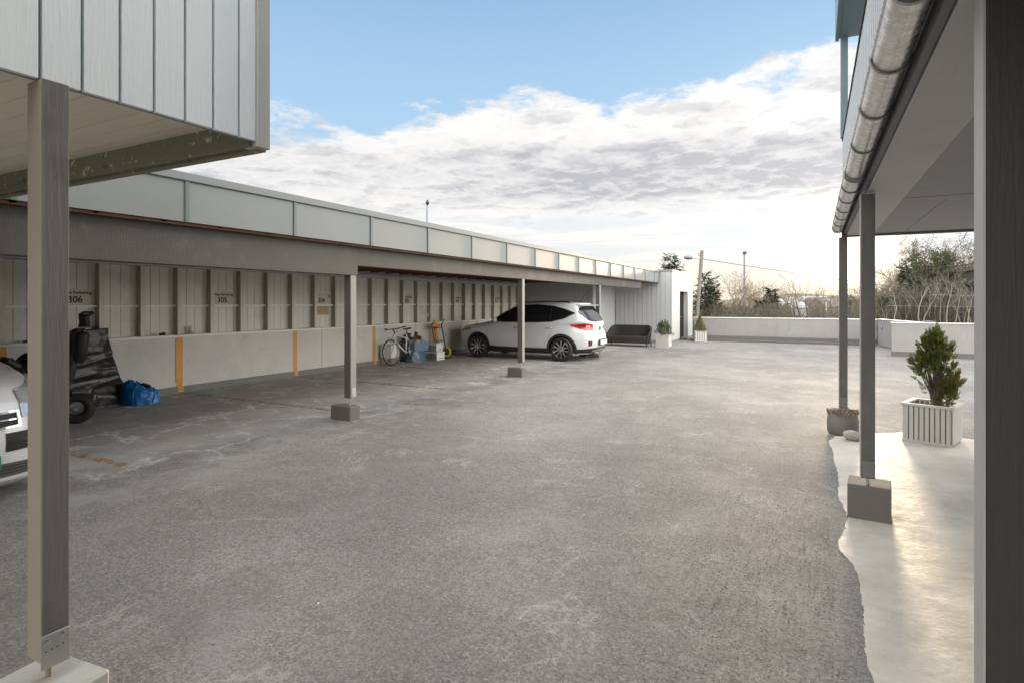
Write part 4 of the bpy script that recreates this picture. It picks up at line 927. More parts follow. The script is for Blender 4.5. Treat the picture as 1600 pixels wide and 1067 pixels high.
        # roof rail
        mb=MB(); pts=[(.05,.60*sd,1.50),(-.05,.60*sd,1.565),(-.7,.585*sd,1.60),(-1.35,.585*sd,1.575),(-1.5,.585*sd,1.52)]; mb.tube(pts,[.01,.016,.016,.016,.01],8); cpart(mb,'roof_rail',M['black'],car,smooth=True)
        # tail light wraps the corner
        mb=MB()
        def tz0(u): return .80+.10*abs(u-.0)**1.0*.9 if False else .815+.07*(1-u)
        def tz1(u): return .985-.045*u+.0
        def tb(z): return B.ty(.42,z,False)
        def ta(z): return B.tx(-1.52,z)
        B.patch(mb,lambda u:.945-.13*min(1,u*1.9)+.03*max(0,u-.6),lambda u:.975+.03*min(1,u*2)-.03*max(0,u-.5),ta,tb,.006,26,6,0,sd); tl=cpart(mb,'tail_light',[M['redl']],car,smooth='all')
        mb=MB(); B.patch(mb,lambda u:.915,lambda u:.94,lambda z:B.tx(-1.98,z),lambda z:B.ty(.62,z,False),.011,14,3,0,sd)
        lw=simple('lamp_white_insert',(.8,.62,.6),.2,bump=0); cpart(mb,'reverse_lamp',lw,tl)
        mb=MB(); B.patch(mb,lambda u:.935-.02*u,lambda u:.962+.012*u,lambda z:B.tx(-1.70,z),lambda z:B.tx(-1.9,z),.009,8,3,0,sd); cpart(mb,'lamp_edge',M['black'],tl)
        mb=MB(); B.patch(mb,lambda u:.40+.03*u,lambda u:.55,lambda z:B.tx(-1.98,z),lambda z:B.ty(.56,z,False),.006,12,5,0,sd); rf=cpart(mb,'rear_fog_lamp',M['black'],car,smooth='all')
        mb=MB(); B.patch(mb,lambda u:.47,lambda u:.535,lambda z:B.tx(-2.02,z),lambda z:B.ty(.60,z,False),.010,12,3,0,sd); cpart(mb,'reflector',M['redl'],rf)
        # headlight
        mb=MB(); B.patch(mb,lambda u:.70+.09*u,lambda u:.80+.06*u,lambda z:B.ty(.45,z,True),lambda z:B.tx(1.58,z),.006,22,5,0,sd); cpart(mb,'headlight',M['lensd'],car,smooth='all')
        for cx in (1.30,-1.29): make_wheel_local(car,cx,.805*sd,.318,sd)
    # tailgate window, spoiler, wiper
    mb=MB(); B.endpatch(mb,[(-.68,1.24,1.30),(-.60,1.09,1.42),(-.4,1.055,1.455),(0,1.045,1.465),(.4,1.055,1.455),(.60,1.09,1.42),(.68,1.24,1.30)],False,.004,30,8); rw=cpart(mb,'rear_window',M['glass'],car,smooth='all')
    mb=MB(); a=B.pt(PI,1.075,.02); mb.tube([(a.x-.01,.0,1.06),(a.x-.02,.25,1.085),(a.x+.0,.42,1.10)],.011,6); cpart(mb,'rear_wiper',M['black'],rw)
    mb=MB(); mb.prism([(-1.45,1.53),(-1.80,1.505),(-1.86,1.48),(-1.82,1.465),(-1.55,1.47)],lambda u,v,s:(u,-.60 if s==0 else .60,v)); cpart(mb,'spoiler',M['white'],car,bevel=.012)
    mb=MB(); B.endpatch(mb,[(-.72,.0+1.06,1.40),(0,1.04,1.46),(.72,1.06,1.40)],True,.004,30,8); cpart(mb,'windscreen',M['glass'],car,smooth='all')
    mb=MB(); B.endpatch(mb,[(-.5,.45,.66),(0,.42,.70),(.5,.45,.66)],True,.006,20,6); cpart(mb,'grille',M['black'],car,smooth='all')
    mb=MB(); B.endpatch(mb,[(-.82,.22,.32),(-.5,.22,.36),(.5,.22,.36),(.82,.22,.32)],False,.012,30,5); cpart(mb,'rear_valance',M['black'],car,smooth='all')
    mb=MB(); B.endpatch(mb,[(-.5,.255,.30),(0,.25,.33),(.5,.255,.30)],False,.022,20,4); cpart(mb,'skid_plate',M['galv'],car,smooth='all')
    mb=MB(); mb.box(-2.182,-2.15,-.31,.31,.415,.58); cpart(mb,'plate_recess',M['black'],car,bevel=.01)
    mb=MB(); mb.box(-2.195,-2.183,-.26,.26,.44,.555); cpart(mb,'number_plate',M['numplate'],car,bevel=.004)
    mb=MB(); B.endpatch(mb,[(-.36,.60,.63),(.36,.60,.63)],False,.004,8,1); cpart(mb,'tailgate_gap',M['galv'],car)
    e=B.pt(PI,.86,.0); mb=MB(); mb.lathe([(0,.008),(.05,.008),(.055,.0)],Matrix.Translation((e.x,0,.86))@Matrix.Rotation(-PI/2,4,'Y'),8); cpart(mb,'emblem',M['black'],car)
    mb=MB(); mb.tube([(-1.42,0,1.55),(-1.50,0,1.585)],.018,8); mb.tube([(-1.47,0,1.57),(-1.83,0,1.97)],.004,5); cpart(mb,'antenna',M['black'],car)
    mb=MB(); mb.box(-1.8,1.8,-.55,.55,.2,.26); cpart(mb,'underbody',M['dark'],car)
    mb=MB(); mb.tube([(-2.1,.48,.235),(-2.2,.48,.235)],.03,10); cpart(mb,'exhaust',M['galv'],car)
    mb=MB(); 
    for y in (-.35,.35): mb.obox((-.05,y,1.0),.12,.42,.5,ry=R(-12)); mb.obox((-.12,y,1.30),.08,.22,.16,ry=R(-12))
    return car
def make_wheel_local(car,x,y,r,side):
    global part
    def lp(mb,name,mats,parent,**k):
        o=mb.build(name,mats,**k); o.parent=parent; return o
    keep=part; part=lp
    try: make_wheel(car,x,y,r,side)
    finally: part=keep
suv()

def white_van():
    car=thing('parked_car','white car nose with clear headlight and green plate at the left frame edge','car',(-8.15,1.93,0),0)
    B=Body([(.10,2.05,-1.9,.80,5),(.17,2.20,-2.0,.86,4.6),(.30,2.22,-2.1,.885,4.4),(.50,2.24,-2.15,.90,4.2),(.66,2.22,-2.15,.90,4.2),(.80,2.16,-2.15,.895,4.2),(.90,2.04,-2.15,.885,4.2),(.97,1.82,-2.15,.875,4.2),(1.03,1.50,-2.14,.865,4.6),(1.07,1.22,-2.12,.85,5),(1.12,1.08,-2.1,.835,6),(1.35,.72,-2.05,.77,7),(1.6,.30,-2.0,.70,7),(1.70,.0,-1.9,.64,5),(1.74,-.4,-1.6,.5,3.5)])
    zs=[.10,.13,.17,.23,.30,.4,.50,.58,.66,.73,.80,.85,.90,.935,.97,1.0,1.03,1.05,1.07,1.09,1.12,1.2,1.35,1.5,1.6,1.65,1.7,1.74]
    o=cpart(B.mesh(zs),'body',[M['white']],car,smooth=True); cut_arches(o,(1.32,-1.30),.37,.33)
    for sd in (1,-1):
        mb=MB(); B.patch(mb,lambda u:.69+.10*u,lambda u:.905+.06*u,lambda z:B.ty(.47,z,True),lambda z:B.tx(1.62,z),.006,26,12,0,sd); hl=cpart(mb,'headlight',M['lens'],car,smooth='all')
        mb=MB(); B.patch(mb,lambda u:.685+.10*u,lambda u:.692+.10*u,lambda z:B.ty(.475,z,True),lambda z:B.tx(1.62,z),.01,20,1,0,sd); B.patch(mb,lambda u:.69,lambda u:.90,lambda z:B.ty(.465,z,True),lambda z:B.ty(.48,z,True),.01,1,6,0,sd); cpart(mb,'headlight_trim',M['bracket'],hl)
        for yy,zz,rr_ in ((.60,.80,.05),(.71,.79,.045)):
            c=B.pt(B.ty(yy,zz,True),zz,.0); mb=MB(); mb.lathe([(rr_,.014),(rr_*.8,.010),(0,.003)],Matrix.Translation((c.x,c.y*sd,zz))@Matrix.Rotation(PI/2,4,'Y')@Matrix.Rotation(0,4,'X'),20); cpart(mb,'reflector_bowl',M['chrome'],hl,smooth='all')
        mb=MB(); B.sidepatch(mb,[(1.05,1.10,1.12),(.7,1.09,1.34),(.3,1.09,1.58),(-1.5,1.1,1.6),(-1.95,1.12,1.5)],.004,50,8,sd); cpart(mb,'side_window',M['glass'],car,smooth='all')
        make_wheel_local(car,1.32,.79*sd,.33,sd); make_wheel_local(car,-1.30,.79*sd,.33,sd)
        mb=MB(); B.endpatch(mb,[(.34*sd,.415,.57),(.6*sd,.42,.57),(.72*sd,.47,.565),(.80*sd,.55,.56)],True,.004,16,6); li=cpart(mb,'bumper_intake',M['dark'],car,smooth='all')
        mb=MB(); B.endpatch(mb,[(.36*sd,.485,.497),(.74*sd,.515,.527)],True,.010,10,1); B.endpatch(mb,[(.36*sd,.448,.456),(.70*sd,.47,.478)],True,.010,10,1); B.endpatch(mb,[(.5*sd,.42,.565),(.51*sd,.42,.565)],True,.009,1,3); cpart(mb,'intake_bar',M['black'],li)
    mb=MB(); B.endpatch(mb,[(-.43,.63,.725),(0,.61,.72),(.43,.63,.725)],True,.004,24,5); gr=cpart(mb,'grille',M['dark'],car,smooth='all')
    mb=MB(); B.endpatch(mb,[(-.45,.735,.748),(0,.73,.742),(.45,.735,.748)],True,.014,24,1); B.endpatch(mb,[(-.45,.615,.630),(0,.60,.612),(.45,.615,.630)],True,.014,24,1); B.endpatch(mb,[(.43,.62,.745),(.45,.62,.745)],True,.014,1,3); B.endpatch(mb,[(-.42,.672,.684),(.42,.672,.684)],True,.01,16,1); cpart(mb,'grille_trim',M['chrome'],gr)
    mb=MB(); B.endpatch(mb,[(-.78,.21,.31),(0,.2,.33),(.78,.21,.31)],True,.004,30,5); lg=cpart(mb,'lower_grille',simple('grey_slats',(.09,.09,.095),.5),car,smooth='all')
    mb=MB()
    for z in (.235,.262,.289): B.endpatch(mb,[(-.76,z,z+.008),(.76,z,z+.008)],True,.012,20,1)
    cpart(mb,'slat',M['black'],lg)
    mb=MB(); B.patch(mb,lambda u:.11,lambda u:.185,-1.2,1.2,.03,60,3); cpart(mb,'front_lip',M['white'],car,smooth='all')
    mb=MB(); x=2.245; mb.box(x,x+.012,-.30,.30,.285,.40); cpart(mb,'number_plate',M['green'],car,bevel=.003)
    mb=MB(); B.endpatch(mb,[(-.72,1.12,1.62),(0,1.1,1.66),(.72,1.12,1.62)],True,.004,24,8); cpart(mb,'windscreen',M['glass'],car,smooth='all')
    # bonnet gap
    mb=MB(); pts=[B.pt(B.ty(y,z,True),z,.002) for y,z in ((-.56,.80),(-.3,.775),(0,.765),(.3,.775),(.56,.80))]; mb.tube(pts,.003,4,False); cpart(mb,'bonnet_gap',M['dark'],car)
    mb=MB(); mb.box(-1.8,1.9,-.5,.5,.14,.22); cpart(mb,'underbody',M['dark'],car)
white_van()

# ------------------------------------------------------------------ mobility scooter (partly behind the front post)
ms=thing('mobility_scooter','black powered wheelchair with tall headrest parked by the tarpaulin, behind the front post','wheelchair',(-9.1,4.05,0),0)
def torus(mb,c,ax,Rr,r,n=36,m=12):
    Mx=Matrix.Translation(c)@Vector(ax).to_track_quat('Z','Y').to_matrix().to_4x4(); mb.lathe([(Rr+r*math.cos(2*PI*k/m),r*math.sin(2*PI*k/m)*1.1) for k in range(m)],Mx,n,closed=True); return Mx
ax=Vector((.85,-.5,0)).normalized()
side=Vector((-ax.y,ax.x,0))   # along the chair
wc=onD(119,633,7.9)
for i,(cc,rr_) in enumerate(((Vector((wc.x,wc.y,.205)),.205),(Vector((wc.x,wc.y,.205))-ax*.58,.205),(Vector((wc.x,wc.y,.15))-side*.75,.15),(Vector((wc.x,wc.y,.15))-side*.75-ax*.55,.15))):
    mb=MB(); Mx=torus(mb,cc,ax,rr_*.72,rr_*.29,40,10); wh=part(mb,'wheel',M['rubber'],ms,smooth='all')
    mb=MB()
    for k in range(40):
        a=2*PI*k/40
        for s_ in (-.4,0,.4):
            p=Vector((math.cos(a+s_*.1)*rr_*1.0,math.sin(a+s_*.1)*rr_*1.0,s_*rr_*.3)); q=Mx@p; mb.obox(q,.014,.014,.014,rz=a)
    part(mb,'tread',M['rubber'],wh)
    mb=MB(); mb.lathe([(0,.02),(rr_*.15,.025),(rr_*.17,.005),(rr_*.45,-.005),(rr_*.5,-.03)],Mx,16); part(mb,'rim',M['bracket'],wh)
cb=Vector((wc.x,wc.y,0))-ax*.29
mb=MB(); mb.obox(cb-side*.32+Vector((0,0,.30)),.42,.85,.16,rz=math.atan2(ax.y,ax.x)); part(mb,'chassis',M['black'],ms,bevel=.03,seg=3)
mb=MB(); mb.obox(cb+ax*.17+side*.05+Vector((0,0,.42)),.26,.22,.05,rz=math.atan2(ax.y,ax.x)); part(mb,'rear_cover',M['bracket'],ms,bevel=.02,seg=2)
mb=MB(); q=Vector((wc.x,wc.y,0))+ax*-.13; mb.obox(q+Vector((-.0,0,.27))+side*.12,.03,.015,.05,rz=math.atan2(ax.y,ax.x)); part(mb,'rear_reflector',M['redl'],ms)
mb=MB()
for a_,b_ in (((.0,0),(.0,.1)),): 
    mb.tube([q+Vector((0,0,.13)),q+side*.16+Vector((0,0,.18)),q+side*.2+Vector((0,0,.36))],.018,8); mb.tube([q-side*.1+Vector((0,0,.36)),q+side*.17+Vector((0,0,.16))],.03,10)
part(mb,'suspension',M['galv'],ms,smooth=True)
mb=MB(); mb.obox(cb-side*.30+Vector((0,0,.55)),.46,.46,.10,rz=math.atan2(ax.y,ax.x)); part(mb,'seat',M['seat'],ms,bevel=.03,seg=3)
bt=onD(121,525,7.9)
mb=MB(); mb.obox(Vector((cb.x,cb.y,.93))-side*.06,.46,.10,.72,rz=math.atan2(ax.y,ax.x),rx=R(-8)); part(mb,'backrest',M['seat'],ms,bevel=.04,seg=3)
p0=onD(124,566,7.8); p1=onD(129,519,7.8); p2=onD(131,512,7.8); p3=onD(134,490,7.8)
mb=MB(); mb.tube([p0,p0.lerp(p1,.1),p0.lerp(p1,.5),p0.lerp(p1,.9),p1],[.05,.075,.08,.085,.06],12); part(mb,'side_bolster',M['seat'],ms,smooth=True)
mb=MB(); mb.tube([p1,p2,p3],.02,8); 
part(mb,'headrest_stem',M['black'],ms)
mb=MB(); mb.obox((p2.lerp(p3,.15)),.12,.07,.055,rz=R(35)); part(mb,'bracket_block',M['black'],ms,bevel=.01)
mb=MB(); mb.obox(onD(132,500,7.75),.105,.09,.17,rz=R(30),rx=R(6)); mb.obox(onD(135,491,7.75),.15,.11,.05,rz=R(30),rx=R(20)); hr=part(mb,'headrest',M['seat'],ms,bevel=.02,seg=3)
mb=MB()
for k in range(4): mb.obox(onD(128.5+k*2.6,512,7.68),.014,.006,.018,rz=R(30)); mb.obox(onD(131+k*2.4,490.5,7.66),.014,.006,.012,rz=R(30))
part(mb,'vent_slot',M['card'],hr)
# leg rest and joystick side towards the left
a0=onD(40,580,7.4); 
mb=MB(); mb.tube([onD(2,562,7.2),onD(12,564,7.2),onD(30,573,7.3)],[.045,.05,.055],8); mb.tube([onD(30,573,7.3),onD(36,582,7.3)],.03,8); mb.obox(onD(10,561,7.2),.12,.07,.035,rz=R(30)); part(mb,'armrest',M['black'],ms,bevel=.006)
mb=MB(); c_=onD(46,572,7.5); torus(mb,c_,(.5,-.86,0),.13,.05,24,8); mb.lathe([(0,.02),(.13,.02)],Matrix.Translation(c_)@Vector((.5,-.86,0)).to_track_quat('Z','Y').to_matrix().to_4x4(),20); part(mb,'armrest_pad',M['seat'],ms,smooth='all')
mb=MB(); mb.obox(onD(22,592,7.4),.5,.3,.05,rz=R(20)); mb.tube([onD(35,584,7.3),onD(60,600,7.5),onD(80,610,7.7)],.03,8); part(mb,'leg_rest',M['bracket'],ms)

# tarpaulin leaning on the wall
def tarp():
    mb=MB(); nu,nv=44,60
    def fn(u,v):
        yy0=4.55+.0*v; yy1=5.27+(.19*(1-v)**1.6)
        y=yy0+(yy1-yy0)*u; z=1.20*v+.005+.03*u*v; x=XW+.06+.38*(1-v)**1.7
        k=0
        for zc,a,sl in ((.80,.035,.10),(.70,-.03,.16),(.62,.03,-.05),(.52,-.035,.12),(.44,.035,.06),(.34,-.03,.2),(.2,.03,-.1)): k+=.6*a*math.exp(-((z-zc-sl*(u-.5))/.022)**2)*(.4+.6*math.sin(2.2*u+zc*9)**2)
        k+=.02*noise.noise(Vector((u*3,z*5,1)))+.01*noise.noise(Vector((u*9,z*11,3)))
        return Vector((x+k,y,z))
    mb.grid(fn,nu,nv)
    o=mb.build('tarpaulin',M['tarp'],smooth='all'); s_=o.modifiers.new('s','SOLIDIFY'); s_.thickness=.006
    return tag(o,'black shiny tarpaulin sheet leaning creased against the concrete wall','tarpaulin')
tarp()
# board edge of the tarp roll
def bag():
    t_=thing('carrier_bag','blue woven carrier bag slumped on the ground beside the black tarpaulin','bag',(-9.78,5.52,0),R(60))
    mb=MB()
    def fn(u,v):
        a=2*PI*u; r1=.235+.05*math.cos(2*a); w_=.18; h=.32*(1-.25*math.cos(a))
        k=1+.10*noise.noise(Vector((math.cos(a)*2.2,math.sin(a)*2.2,v*3)))+.05*noise.noise(Vector((math.cos(a)*7,math.sin(a)*7,v*7)))
        s_=(1-.12*v-.35*max(0,v-.72)/.28)
        return Vector((math.cos(a)*r1*k*s_,math.sin(a)*w_*k*s_*1.1,.004+h*v**.8*(1+.12*noise.noise(Vector((math.cos(a)*4,math.sin(a)*4,9))))))
    mb.grid(fn,70,26); mb.build('bag_body',M['blue'],t_,smooth='all')
    mb=MB(); mb.grid(lambda u,v:Vector((math.cos(2*PI*u)*.19*v,math.sin(2*PI*u)*.11*v,.20+.05*noise.noise(Vector((u*4,v*4,2))))),20,5); mb.build('contents',M['seat'],t_)
    mb=MB(); mb.tube([(-.06,.05,.22),(-.03,.06,.29),(.04,.06,.31),(.12,.05,.28),(.16,.04,.20)],.026,8); mb.build('handle',M['seat'],t_,smooth='all')
    mb=MB(); mb.tube([(.17,-.19,.02),(.2,-.19,.18),(.18,-.15,.28)],.012,6); mb.tube([(-.1,-.2,.02),(-.1,-.22,.15),(-.08,-.17,.27)],.012,6); mb.build('strap',M['blue'],t_,smooth='all')
bag()
for (y,lab,s_) in ((6.2,'small dark lump lying on the wall sill right of the tarpaulin',.05),(12.9,'tiny dark scrap on the sill above the bicycle saddle',.035)):
    mb=MB(); mb.obox((0,0,s_*.45),s_,s_*2.2,s_*.9,rz=.3); mb.obox((0,.02,s_*.9),s_*.7,s_,s_*.5); o=mb.build('small_debris',M['seat'],bevel=.008,loc=(XW-.01,y,1.063)); tag(o,lab,'debris')
t_=tag((lambda mb:(mb.obox((0,0,.075),.02,.13,.15,rz=.1,rx=.12),mb.obox((.02,.03,.03),.05,.09,.05,rz=.4),mb)[-1])(MB()).build('paper_scrap',M['card'],loc=(XW+.02,6.66,1.063)),'folded grey paper scrap standing on the sill above the orange stripe','paper')
for (y0,z0,lab) in ((4.3,1.063,'black cable lying on the sill at the left edge'),):
    mb=MB(); mb.tube([(XW,y0-.15,z0+.01),(XW+.01,y0,z0+.03),(XW,y0+.15,z0+.02),(XW+.01,y0+.3,z0+.045)],[.012,.02,.014,.006],6); o=mb.build('cable',M['seat']); tag(o,lab,'cable')
mb=MB(); mb.box(-.01,.04,-.05,.05,-.06,.06); mb.tube([(.0,.0,.06),(.0,0,.35)],.008,6); o=mb.build('wall_socket',M['sill'],bevel=.008,loc=(XW-.12,14.35,1.27)); tag(o,'small pale socket box on the boards above the hand truck','socket')
mb=MB(); mb.box(-.004,.004,-.025,.025,-.035,.035); o=mb.build('paper_tag',M['paper'],loc=(XW-.125,9.25,1.28)); tag(o,'tiny white tag on the boards left of the 304 sign','tag')

# ------------------------------------------------------------------ bicycle
def bicycle():
    t_=thing('bicycle','white framed bicycle leaning on the concrete wall near the third stripe','bicycle',(-9.83,12.45,0),R(90)); t_.rotation_euler=(R(0),R(0),R(93)); rr_=.345
    # local +x points to the rear; front wheel at x=-.5
    F=Vector((-.50,0,rr_)); Rw=Vector((.55,0,rr_))
    for nm,c in (('front',F),('rear',Rw)):
        mb=MB(); Mx=torus(mb,c,(0,1,0),rr_-.016,.016,56,8); wh=mb.build('wheel',M['rubber'],t_,smooth='all')
        mb=MB(); torus(mb,c,(0,1,0),rr_-.043,.010,56,6); mb.build('rim',M['spring'],wh,smooth='all')
        mb=MB()
        for k in range(24): a=2*PI*k/24; mb.tube([c+Vector((0,.02*(-1)**k,0)),c+Vector((math.cos(a)*(rr_-.045),0,math.sin(a)*(rr_-.045)))],.0013,3,False)
        mb.tube([c+Vector((0,-.04,0)),c+Vector((0,.04,0))],.018,8); mb.build('spoke',M['spring'],wh)
    bb=Vector((.10,0,.29)); st=Vector((.22,0,.78)); h1=Vector((-.30,0,.80)); h0=Vector((-.34,0,.66))
    mb=MB()
    for a,b,r in ((bb,st,.017),(h1,st+Vector((-.03,0,-.10)),.016),(h0,bb,.019),(h0+Vector((.01,0,.05)),h1,.02)): mb.tube([a,b],r,10)
    for s_ in (-.035,.035): mb.tube([bb+Vector((0,s_*.5,0)),Rw+Vector((0,s_,0))],.009,6); mb.tube([st+Vector((-.01,s_*.4,-.08)),Rw+Vector((0,s_,0))],.008,6)
    mb.build('frame',M['bikew'],t_,smooth=True)
    mb=MB(); mb.tube([h0+Vector((0,0,-.02)),h0+Vector((0,-.05,-.04))],.01,6)
    for s_ in (-.045,.045): mb.tube([h0+Vector((0,s_,-.03)),h0+Vector((-.05,s_,-.15)),F+Vector((0,s_,0))],[.014,.013,.009],8)
    mb.build('fork',M['bikew'],t_,smooth=True)
    hb=Vector((-.28,0,.92)); mb=MB(); mb.tube([h1,h1.lerp(hb,.6),hb+Vector((-.07,0,.02))],.015,8); mb.tube([hb+Vector((-.0,-.28,.05)),hb+Vector((-.07,-.12,.03)),hb+Vector((-.07,.12,.03)),hb+Vector((.0,.28,.05))],.012,8); mb.build('handlebar',M['black'],t_,smooth=True)
    mb=MB(); 
    for s_ in (-1,1): mb.tube([hb+Vector((.0,.26*s_,.05)),hb+Vector((.03,.36*s_,.06))],.018,8); mb.tube([hb+Vector((-.06,.18*s_,.03)),hb+Vector((-.11,.26*s_,0))],.007,6)
    mb.build('grip',M['black'],t_)
    sp=st+Vector((.03,0,.13)); mb=MB(); mb.tube([st,sp],.013,8); mb.build('seat_post',M['black'],t_)
    mb=MB(); mb.prism([(-.16,.012),(-.05,.025),(.06,.07),(.11,.075),(.12,0),(.11,-.075),(.06,-.07),(-.05,-.025),(-.16,-.012)],lambda u,v,s:(sp.x+u,v,sp.z+(.0 if s==0 else .045)+(u>.05)*.012)); mb.build('saddle',M['seat'],t_,bevel=.012)
    mb=MB(); Mx=torus(mb,bb+Vector((0,-.04,0)),(0,1,0),.085,.005,28,5); mb.tube([bb+Vector((0,-.05,0)),bb+Vector((.10,-.06,-.12)),bb+Vector((.10,-.13,-.12))],.01,6); mb.tube([bb+Vector((0,.05,0)),bb+Vector((-.10,.06,.12)),bb+Vector((-.10,.13,.12))],.01,6)
    mb.tube([bb+Vector((0,-.045,.085)),Rw+Vector((0,-.04,.04))],.004,4); mb.tube([bb+Vector((0,-.045,-.085)),Rw+Vector((0,-.04,-.04))],.004,4); mb.build('crankset',M['black'],t_)
    mb=MB(); mb.tube([hb+Vector((-.1,-.2,0)),Vector((-.50,-.12,.78)),Vector((-.45,0,.70))],.004,4); mb.tube([hb+Vector((-.1,.2,0)),Vector((-.52,.1,.80)),Vector((-.42,0,.55))],.004,4); mb.build('brake_cable',M['black'],t_)
    for k,ch in enumerate(t_.children): pass
    t_.rotation_euler=(R(0),R(0),R(90)); t_.rotation_mode='XYZ'
    Mm=Matrix.Translation(t_.location)@Matrix.Rotation(R(7),4,Vector((0,-1,0)))@Matrix.Rotation(R(90),4,'Z'); t_.matrix_world=Mm
bicycle()
# small white bin on wooden legs behind the front wheel
t_=thing('storage_stool','small pale grey box on wooden legs behind the bicycle front wheel','stool',(-10.08,12.17,0),R(8))
mb=MB(); mb.box(-.17,.17,-.22,.22,.19,.53); mb.build('box',M['paper'],t_,bevel=.02,seg=2)
for x in (-.13,.13):
    for y in (-.17,.17): mb=MB(); mb.tube([(x*1.15,y*1.15,0),(x,y,.189)],[.016,.024],8); mb.build('leg',M['legwood'],t_)
# heap: crate on blue bag with boots and bin
t_=thing('refuse_bag','slate blue plastic sack under the clear crate, between bicycle and boxes','bag',(-9.95,13.1,0),0)
mb=MB(); mb.grid(lambda u,v:Vector(((.24+.03*noise.noise(Vector((math.cos(2*PI*u)*3,math.sin(2*PI*u)*3,v*4))))*math.cos(2*PI*u)*(1-.1*v),(.36+.05*noise.noise(Vector((math.cos(2*PI*u)*3,math.sin(2*PI*u)*3,v*4+7))))*math.sin(2*PI*u)*(1-.08*v),.003+.30*v)),50,14); mb.grid(lambda u,v:Vector((math.cos(2*PI*u)*.215*v,math.sin(2*PI*u)*.33*v,.301)),24,3); mb.build('sack',M['bluebag'],t_,smooth='all')
t_=thing('storage_crate','clear bluish crate of clutter sitting on the slate blue sack','crate',(-9.95,13.12,.305),0)
mb=MB(); 
for x0,x1,y0,y1 in ((-.2,-.19,-.32,.32),(.19,.2,-.32,.32),(-.189,.189,-.32,-.31),(-.189,.189,.31,.32)): mb.box(x0,x1,y0,y1,0,.24)
mb.box(-.189,.189,-.309,.309,0,.01); mb.build('tub',M['crate'],t_)
mb=MB(); mb.box(-.215,.215,-.335,.335,.225,.245); mb.build('rim',M['card'],t_,bevel=.006)
mb=MB(); mb.obox((0,-.1,.26),.3,.3,.1,rz=.3); mb.obox((.02,.15,.25),.2,.25,.09,rz=-.4); mb.build('contents',M['card'],t_,bevel=.02)
for (y,x,z,lab) in ((12.86,-10.0,.64,'dark brown boot lying on the crate nearest the bicycle frame'),(13.12,-9.95,.66,'brown boot with lighter sole on top of the crate')):
    t_=thing('boot',lab,'boot',(x,y,z-.02),R(40))
    mb=MB(); mb.tube([(0,0,.02),(0,0,.1),(.01,0,.18)],[.05,.05,.055],12); mb.tube([(-.03,0,.04),(.06,0,.045),(.15,0,.03)],[.05,.045,.03],12); mb.build('upper',simple('boot_leather_%d'%int(y*100),(.06,.028,.015),.5),t_,smooth=True)
    mb=MB(); mb.box(-.07,.17,-.045,.045,-.025,-.005); mb.build('sole',M['rubber'],t_,bevel=.01)
t_=thing('child_tyre','black pram wheel resting against the wall behind the saddle','wheel',(-10.12,12.88,0),0)
mb=MB(); torus(mb,Vector((0,0,.62)),(1,.1,.1),.11,.028,28,8); mb.build('tyre',M['rubber'],t_,smooth='all')
mb=MB(); 
for k in range(6): a=PI*k/3; mb.tube([(0,0,.62),(0,math.cos(a)*.1,.62+math.sin(a)*.1)],.006,4)
mb.tube([(0,0,.62),(-.02,.02,.0)],.012,6); mb.build('frame',M['black'],t_)
def carton(z,y,x,lab,sy=.34,h=.235):
    t_=thing('cardboard_box',lab,'box',(x,y,z),R(-6) if z<.1 else R(3))
    mb=MB(); mb.box(-.19,.19,-sy/2,sy/2,.002,h); mb.build('carton',M['paper'],t_,bevel=.004)
    mb=MB(); mb.box(-.188,.188,-sy/2-.003,-sy/2-.0005,.006,h-.004); fl=mb.build('side_panel',M['card'],t_)
    mb=MB(); mb.obox((-.02,-sy/2-.004,h*.75),.07,.002,.025); mb.obox((-.02,-sy/2-.004,h*.4),.06,.002,.02); mb.build('hand_hole',M['ink'],fl)
    mb=MB(); mb.box(-.195,.195,-sy/2-.006,sy/2+.005,h-.045,h+.004); 
    mb.build('lid',M['paper'],t_,bevel=.003)
    mb=MB(); mb.box(.1905,.192,-.08,.1,.05,.065); mb.build('print',M['ink'],t_)
carton(0,13.75,-9.72,'white archive box on the ground beside the hand truck'); carton(.243,13.73,-9.77,'white archive box with grey side stacked on the lower box')
# hand truck
t_=thing('hand_truck','black hand truck with timber strut and yellow wheel hub against the wall','hand truck',(-9.95,14.25,0),0)
mb=MB()
for y in (-.27,.23): mb.tube([(.12,y,.12),(.0,y,.62),(-.08,y,.98),(-.02,y+.08,1.13)],.019,8)
mb.tube([(-.06,-.27,.90),(-.06,.23,.90)],.016,8); mb.tube([(.02,-.27,.5),(.02,.23,.5)],.014,8); mb.tube([(.10,-.27,.2),(.1,.23,.2)],.014,8); mb.build('frame',M['black'],t_,smooth=True)
mb=MB(); mb.tube([(-.05,-.27+.02,1.06),(-.02,-.19,1.14)],.024,8); mb.tube([(-.05,.25,1.06),(-.02,.32,1.14)],.024,8); mb.build('grip',M['yellow'],t_)
mb=MB(); mb.obox((-.07,-.02,.55),.05,.10,1.0,ry=R(-8)); mb.obox((-.1,-.02,.97),.03,.40,.10,ry=R(-8)); mb.build('timber_strut',M['orange'],t_)
mb=MB(); mb.box(.10,.35,-.25,.21,.01,.022); mb.build('toe_plate',M['black'],t_)
for y in (-.36,.36):
    mb=MB(); Mx=torus(mb,Vector((.0,y,.165)),(.35,-1,0),.13,.034,30,8); wh=mb.build('wheel',M['yellow'],t_,smooth='all')
    mb=MB(); mb.lathe([(0,.03),(.05,.03),(.06,.01),(.10,.01),(.105,-.02)],Mx,20); mb.build('hub',M['ink'],wh,smooth='all')

